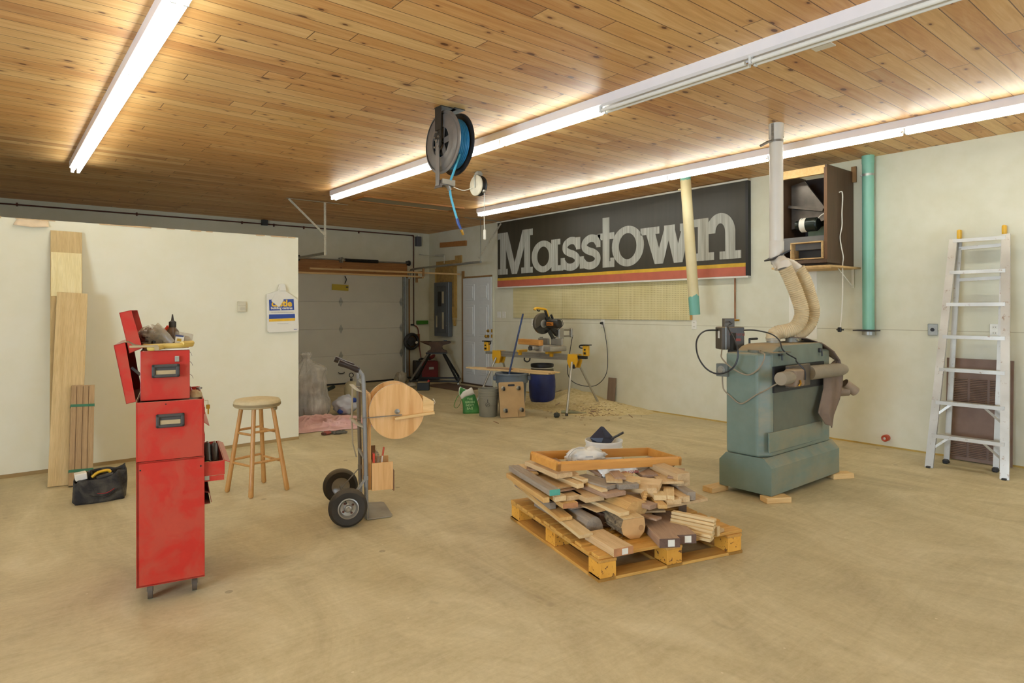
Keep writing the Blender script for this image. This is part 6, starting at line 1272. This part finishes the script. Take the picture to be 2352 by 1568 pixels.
cs = [(-.50, -.22), (.44, -.30), (.44, .30), (-.42, .34)]
for i, (x, y) in enumerate(cs):
    m = MB(); bar(m, (x*.32, y*.3, .59), (x, y, .06), .032, .032); m.build('leg', M_bst if i else mat('bare_leg_steel', '6b655a', .5, .4), st, smooth=0)
for i in range(4): a, b2 = cs[i], cs[(i+1) % 4]; m = MB(); bar(m, (a[0], a[1], .08), (b2[0], b2[1], .08), .028, .028); m.build('lower_rail', M_bst, st, smooth=0)
m = MB(); bar(m, (-.42, .34, .08), (-.75, .50, .08), .03, .03); m.build('tow_bar', M_bst, st, smooth=0)
for x, y in cs: MB().cyl((x-.015, y, .03), (x+.015, y, .03), .03, n=16).build('caster', M_galv, st)
wl_ = thing('red_welder', 'red welding machine with black front behind the anvil stand', 'welder', (6.93, 11.25, 0), -20)
MB().box((.04, 0, .22), (.36, .30, .34), bev=.01).build('case', mat('dark_red_case', '6f1414', .45, var=.1), wl_); MB().box((-.18, 0, .22), (.14, .32, .36), bev=.015).build('front_panel', M_blackm, wl_); MB().box((.08, -.155, .25), (.10, .004, .05)).build('badge', M_galv, wl_, smooth=0)
MB().box((0, 0, .03), (.5, .3, .04)).build('base', M_black, wl_, smooth=0); m = MB(); m.tube([(-.15, .0, .41), (-.1, 0, .44), (.0, .02, .42), (.08, -.05, .43), (.05, .06, .42), (-.06, .05, .425), (-.15, -.05, .42)], .016, 8, smooth=5); m.build('cable_coil', M_black, wl_)
r = thing('propane_torch', 'red cylinder lying on top of the welder', 'cylinder', (6.98, 11.2, .43), 20); MB().tube([(0, 0, .01), (.12, .0, .045), (.17, 0, .07)], lambda u: .04-.025*max(0, u-.6)*2, 14).build('bottle', mat('dark_red_case', '6f1414', .45), r)
r = thing('battery_box', 'small black open box on the floor in front of the anvil', 'box', (6.02, 9.86, 0), -38); m = MB(); m.box((0, 0, .07), (.215, .14, .14), bev=.004); m.build('box_body', mat('black_green_plastic', '1d201b', .5), r); MB().box((0, 0, .143), (.19, .10, .012)).build('tan_lining', M_dustfill, r, smooth=0); MB().cyl((.08, .0, .14), (.10, .0, .18), .018).build('red_cap', mat('bright_red_plastic', 'b8281c', .4), r)
for i, (x, y, rx, ry, rz, sd_, lb) in enumerate(((6.12, 10.85, .12, .10, .13, 6, 'pale crumpled plastic bag by the foot of the door track'), (6.02, 10.3, .10, .08, .05, 9, 'flat crumpled plastic wrap left of the black box'))):
    r = thing('crumpled_bag', lb, 'plastic bag', (x, y, 0), 0, 'crumpled bags by the anvil'); MB().blob((0, 0, rz*.9), (rx, ry, rz), 12, sd_, .3, 3, flatz=.001).build('film', mat('dim_film', 'a19a88', .4, var=.15), r)
o = MB().box((0, 0, .006), (1.15, .55, .012), bev=.002).build('floor_mat', mat('dark_brown_mat', '5c4630', .9, var=.15), None, (6.66, 9.85, 0), 90); tag(o, 'dark brown mat on the floor in front of the entry door', 'mat')
# left cluster behind the partition
r = thing('clear_garbage_bag', 'large tied clear plastic bag full of rubbish at the edge of the partition', 'garbage bag', (3.33, 8.45, 0))
t = NT('cloudy_bag_film'); n = t.noise(t.coord(rnd=False), 5, 5, .6, 1); t.set(col=t.ramp(n, [(.3, lin('b9b6ac')), (.55, lin('d0ccc0')), (.75, lin('eeeade'))]), rough=.12); t.b.inputs['Alpha'].default_value = .5; t.bump(t.noise(t.coord(scale=(1, 1, .35), rnd=False), 9, 5, .6, 1.5), .9, .03); M_cloud = t.m
def bagf(u, v_):
    a = u*2*PI; rad = [.25, .285, .30, .29, .27, .265, .27, .25, .20, .13, .07, .05, .075, .06]; zz_ = [0.003, .05, .13, .22, .31, .40, .49, .57, .65, .71, .75, .79, .84, .87]
    x = v_*13; k_ = min(int(x), 12); f_ = x-k_; r_ = rad[k_]*(1-f_)+rad[k_+1]*f_; z = zz_[k_]*(1-f_)+zz_[k_+1]*f_
    cr = _ns.noise(Vector((math.cos(a)*3.2, math.sin(a)*3.2, z*1.3)))+.6*_ns.noise(Vector((math.cos(a)*8, math.sin(a)*8, z*2.4+4))); r_ *= 1+.16*cr-.05*abs(_ns.noise(Vector((math.cos(a)*5, math.sin(a)*5, z*9))))
    ear = max(0, math.cos(a+.9))**6*.10*math.exp(-((z-.66)/.07)**2); r_ += ear
    return (r_*math.cos(a)-.02*v_, r_*.9*math.sin(a), z)
m = MB(); m.surf(lambda v_, u: bagf(u, v_), 64, 96, wrap=True); m.build('bag_film', M_cloud, r, smooth=50)
for cc_, rr_, mm_, sd_ in (((.06, -.08, .12), .12, M_film2, 4), ((-.1, -.05, .16), .12, mat('bag_rubbish_grey', '77736a', .6, var=.4, scale=14), 7), ((.0, .02, .42), .14, mat('bag_rubbish_tan', 'a0937a', .6, var=.4, scale=10), 2)): MB().blob(cc_, rr_, 12, sd_, .35, 4, flatz=.006).build('rubbish_inside', mm_, r, smooth=60)
r = thing('pink_blanket', 'pale pink blanket crumpled on the floor beside the partition end', 'blanket', (0, 0, 0))
t = NT('pink_cloth'); v = t.coord(rnd=False); t.set(col=t.ramp(t.noise(v, 6, 5), [(.3, lin('c2948a')), (.7, lin('dab3a8'))]), rough=.9); M_pink = t.m
def blk_(u, v_):
    x = 2.55+u*1.25; y = 7.36+v_*.85-.25*u*(1-v_); e = math.sin(u*PI)**.4*math.sin(v_*PI)**.45 if 0 < u < 1 and 0 < v_ < 1 else 0
    wx, wy = x+.12*_ns.noise(Vector((x*3, y*3, 9))), y+.12*_ns.noise(Vector((x*3, y*3, 19))); f1 = (1-abs(_ns.noise(Vector((wx*3.0+wy*1.6, wy*5-wx, 1.3))))*2.2); f1 = max(f1, 0)**2.2*.42; f2 = max(1-abs(_ns.noise(Vector((wx*6-wy*3, wy*10, 7))))*2.4, 0)**2
    xx = x+.05*_ns.noise(Vector((y*5, 2, x*2))); yy2 = y+.08*_ns.noise(Vector((x*4, 5, y)))
    return (xx, yy2, .006+e*(.03+.20*f1*(1-.55*u)+.025*f2))
m = MB(); m.surf(blk_, 150, 100); m.build('blanket_cloth', M_pink, r, smooth=80, solid=.006)
for i, (x, y, a, lb) in enumerate(((3.02, 7.07, 20, 'grey and red work glove left one on the floor by the blanket'), (3.14, 7.02, -10, 'grey work glove right one on the floor by the blanket'))):
    r = thing('work_glove', lb, 'glove', (x, y, 0), a, 'work gloves by the pink blanket'); mt = mat('grey_knit', '5a5548', .9, var=.2) if i else mat('faded_red_knit', '8c4a3c', .9, var=.2)
    m = MB(); m.blob((0, 0, .022), (.05, .042, .02), 10, i+4, .2, flatz=.001); m.build('palm', mt, r)
    for k_ in range(4): MB().tube([(.03, -.03+.02*k_, .02), (.065, -.034+.024*k_, .026), (.095-.01*abs(k_-1), -.036+.026*k_, .014)], .0105, 8, smooth=3).build('finger', mat('grey_knit', '5a5548', .9), r)
    MB().tube([(-.01, .03, .02), (.015, .06, .022), (.04, .07, .012)], .011, 8, smooth=3).build('thumb', mt, r); MB().box((-.055, 0, .02), (.03, .07, .03), bev=.01).build('cuff', M_rust if i == 0 else mt, r)
r = thing('white_blue_bag', 'white plastic bag with blue print slumped on the floor', 'plastic bag', (3.80, 8.28, 0))
MB().blob((0, 0, .13), (.155, .14, .13), 18, 12, .26, 2.8, flatz=.002).build('film', mat('bluish_white_film', 'b7bac0', .35, var=.08), r, smooth=60)
for c_ in ((.085, -.10, .20), (.13, -.06, .11), (-.115, -.085, .06)): MB().blob(c_, (.035, .03, .03), 8, 3, .4, 5).build('blue_print', BL, r)
r = thing('propane_tank', 'small pale propane tank with black valve ring by the garage door', 'gas tank', (4.34, 9.24, 0))
MB().lathe([(0, 0), (.07, .0), (.07, .02), (.095, .04), (.108, .08), (.108, .24), (.10, .29), (.07, .325), (.035, .34), (0, .342)], 32).build('tank_body', mat('dull_cream_tank', 'b9b190', .5, var=.1), r, smooth=50)
m = MB(); m.lathe([(.012, 0), (.02, 0), (.02, .05), (.012, .05)], 14, M=Matrix.Translation((0, 0, .33))); m.lathe([(.028, -.008), (.038, -.008), (.038, .008), (.028, .008), (.028, -.008)], 24, M=Matrix.Translation((0, 0, .43)) @ frame(Fv), cap=False); m.build('valve', M_black, r)
r = thing('floor_jack', 'dark green machine part on the floor behind the large bag', 'jack', (3.85, 9.6, 0), 20); m = MB(); m.box((0, 0, .09), (.35, .2, .12), bev=.02); m.cyl((.1, 0, .12), (.55, .1, .19), .03); m.cyl((.15, -.12, .06), (.15, .12, .06), .06); m.build('body', mat('dark_green_iron', '25302a', .5, .2, var=.2), r)
r = thing('black_bin', 'dark bin with orange-topped item just visible past the partition end', 'bin', (2.84, 8.95, 0)); MB().box((0, 0, .37), (.45, .4, .74), bev=.02, taper=1.1).build('bin_body', mat('dark_slate_plastic', '34363a', .5), r); MB().cyl((.1, -.1, .74), (.14, -.1, .80), .035).build('orange_handle', M_or, r)

# ================================================================ ceiling things
r = struct(MB().box((4.92, 8.44, CZ-.004), (1.62, .36, .008)).build('attic_hatch', mat('grey_hatch_panel', '9c9278', .7, var=.05), None, smooth=0)); r.name = 'trim_4'
m = MB(); m.box((4.92, 8.24, CZ-.01), (1.72, .035, .02)); m.box((4.92, 8.635, CZ-.01), (1.72, .035, .02)); m.box((4.08, 8.44, CZ-.01), (.035, .4, .02)); m.box((5.76, 8.44, CZ-.01), (.035, .4, .02)); struct(m.build('trim_5', wood('orange_hatch_trim', 'a5692c', 'c08440', .5), smooth=0))
o = MB().box((3.94, 1.80, CZ-.0035), (.07, .12, .006)).build('ceiling_label', M_plate, None, smooth=0); tag(o, 'small white plate on the pine ceiling beside the middle strip', 'plate')
hr = thing('air_hose_reel', 'large black steel reel of blue air hose hanging from the ceiling', 'hose reel', (2.84, 4.255, 2.775))
M_rl = mat('worn_black_reel', '77716a', .35, .35, var=.2, scale=5)
AX = Matrix(((0, 0, 1, 0), (1, 0, 0, 0), (0, 1, 0, 0), (0, 0, 0, 1)))
m = MB(); m.lathe([(.115, 0), (.12, -.014), (.16, -.008), (.205, -.012), (.225, 0), (.247, .010), (.249, .004), (.225, -.008)], 60, M=Matrix.Translation((-.066, 0, 0)) @ AX, cap=False)
for k_ in range(5): m.M = Matrix.Translation((-.066, 0, 0)) @ Matrix.Rotation(k_*2*PI/5+.2, 4, 'X'); m.box((0, 0, .07), (.006, .045, .12))
m.M = Matrix.Identity(4); m.build('front_flange', M_rl, hr, smooth=40, solid=.002)
MB().lathe([(.10, 0), (.12, .012), (.205, .012), (.225, 0), (.247, -.010), (.249, -.004), (.20, .004), (.10, -.004)], 60, M=Matrix.Translation((.078, 0, 0)) @ AX).build('back_flange', mat('dark_reel_steel', '403e3d', .35, .4, var=.3), hr, smooth=40)
MB().cyl((-.05, 0, 0), (.05, 0, 0), .10, n=30).build('drum', M_blackm, hr)
m = MB(); P_ = []
for i in range(0, 24*7+1): a = 2*PI*i/24; k_ = i/24; P_.append(((-.045+.0155*(k_ % 7)), (.195)*math.cos(a), (.195)*math.sin(a)))
m.tube(P_, .0085, 8); m.build('blue_hose', mat('blue_air_hose', '2c86bb', .35, var=.05), hr)
m = MB(); m.box((-.10, 0, .18), (.008, .085, .19)); m.prism([(-.042, .09), (.042, .09), (.042, -.04), (.02, -.06), (-.02, -.06), (-.042, -.04)], .007, Matrix.Translation((-.104, 0, 0)) @ AX); m.box((-.03, .0, .271), (.15, .10, .007)); m.box((.06, .02, .271), (.10, .18, .007)); m.build('mounting_arm', M_blackm, hr, smooth=0)
m = MB(); m.box((-.108, 0, -.17), (.007, .05, .36)); m.box((-.07, .0, -.345), (.07, .09, .006), (0, 0, 0)); m.box((-.095, 0, -.335), (.006, .1, .07), (0, 18, 0)); m.build('guide_arm', M_rl, hr, smooth=0)
for dy, dz in ((-.028, .03), (.028, .03), (-.028, -.045), (.028, -.045), (0, .07), (0, 0)): MB().cyl((-.112, dy, dz), (-.122, dy, dz), .008 if dz or dy else .013, n=8).build('bolt', M_steel, hr)
m = MB(); m.box((-.035, 0, -.338), (.12, .10, .006), (0, 8, 0)); m.box((-.035, -.05, -.32), (.12, .004, .04)); m.cyl((-.02, -.01, -.325), (.0, -.01, -.375), .022, .016); m.build('roller_guide', M_steel, hr, smooth=0)
m = MB(); m.tube([(-.02, -.18, -.12), (-.02, -.1, -.24), (-.01, -.03, -.32), (.005, -.01, -.40), (.03, -.015, -.50), (.055, -.03, -.60)], .0095, 10, smooth=6); m.build('loose_hose', mat('light_blue_hose', '55b4cf', .35, var=.05), hr)
MB().tube([(.055, -.03, -.60), (.065, -.035, -.64), (.085, -.045, -.685)], lambda u: .0135-.003*u, 10).build('hose_sleeve', mat('royal_blue_sleeve', '2c4c93', .4), hr); MB().tube([(.085, -.045, -.685), (.10, -.052, -.73)], .010, 8).tube([(.088, -.046, -.695), (.09, -.047, -.703)], .013, 6).build('brass_fitting', M_brass, hr)
cr2 = thing('cord_reel', 'small white round cord reel hanging from the ceiling right of the hose reel', 'cord reel', (4.40, 5.975, 2.885))
m = MB(); m.lathe([(0, -.02), (.10, -.02), (.118, -.012), (.12, 0)], 40, M=Matrix.Translation((-.03, 0, 0)) @ AX); m.build('front_shell', mat('cream_reel_shell', 'ddd5bd', .35), cr2, smooth=50)
MB().lathe([(.12, 0), (.12, .012), (.11, .02), (.11, .05), (.118, .056), (.11, .075), (0, .08)], 40, M=Matrix.Translation((-.03, 0, 0)) @ AX).build('back_shell', M_black, cr2, smooth=50)
m = MB(); m.box((-.056, 0, .045), (.006, .03, .15)); m.box((.0, 0, .135), (.07, .06, .03)); m.box((0, 0, .157), (.05, .05, .016)); m.build('hanger', M_galv, cr2, smooth=0)
m = MB(); m.box((.015, -.08, -.07), (.05, .05, .05), bev=.015); m.build('outlet_guide', M_steel, cr2)
MB().tube([(-.055, .04, -.02), (-.10, .10, -.045), (-.16, .12, -.05), (-.24, .16, -.02)], .005, 8, smooth=5).build('feed_cord', M_whitep, cr2)
MB().tube([(.015, -.09, -.08), (.015, -.09, -.2), (.012, -.09, -.40), (.018, -.09, -.52)], .0045, 8, smooth=4).build('drop_cord', M_whitep, cr2); MB().box((.018, -.09, -.575), (.03, .03, .12), bev=.008).build('socket_end', M_whitep, cr2)
# folded-back torn paper on the partition top
r = thing('torn_wall_flap', 'torn paper flap curling off the top left of the partition', 'paper', (.29, PW, PZ)); m = MB(); m.surf(lambda u, v_: (-.105+.22*u-.03*v_*(1-u), -.001-.03*v_*v_, -.075*v_*(1-.3*abs(u-.5))), 10, 6); m.build('flap', mat('torn_paper', 'd9c3a0', .8), r, smooth=60, solid=.002); 
rg = random.Random(8); m = MB()
for i in range(18): x = .5+rg.uniform(-.8, 2.1); m.box((x, PW-.0012-.0004*i, PZ-.004), (rg.uniform(.05, .2), .002, rg.uniform(.006, .016)))
struct(m.build('trim_6', mat('torn_paper_edge', 'c9ab80', .8, var=.15), smooth=0))
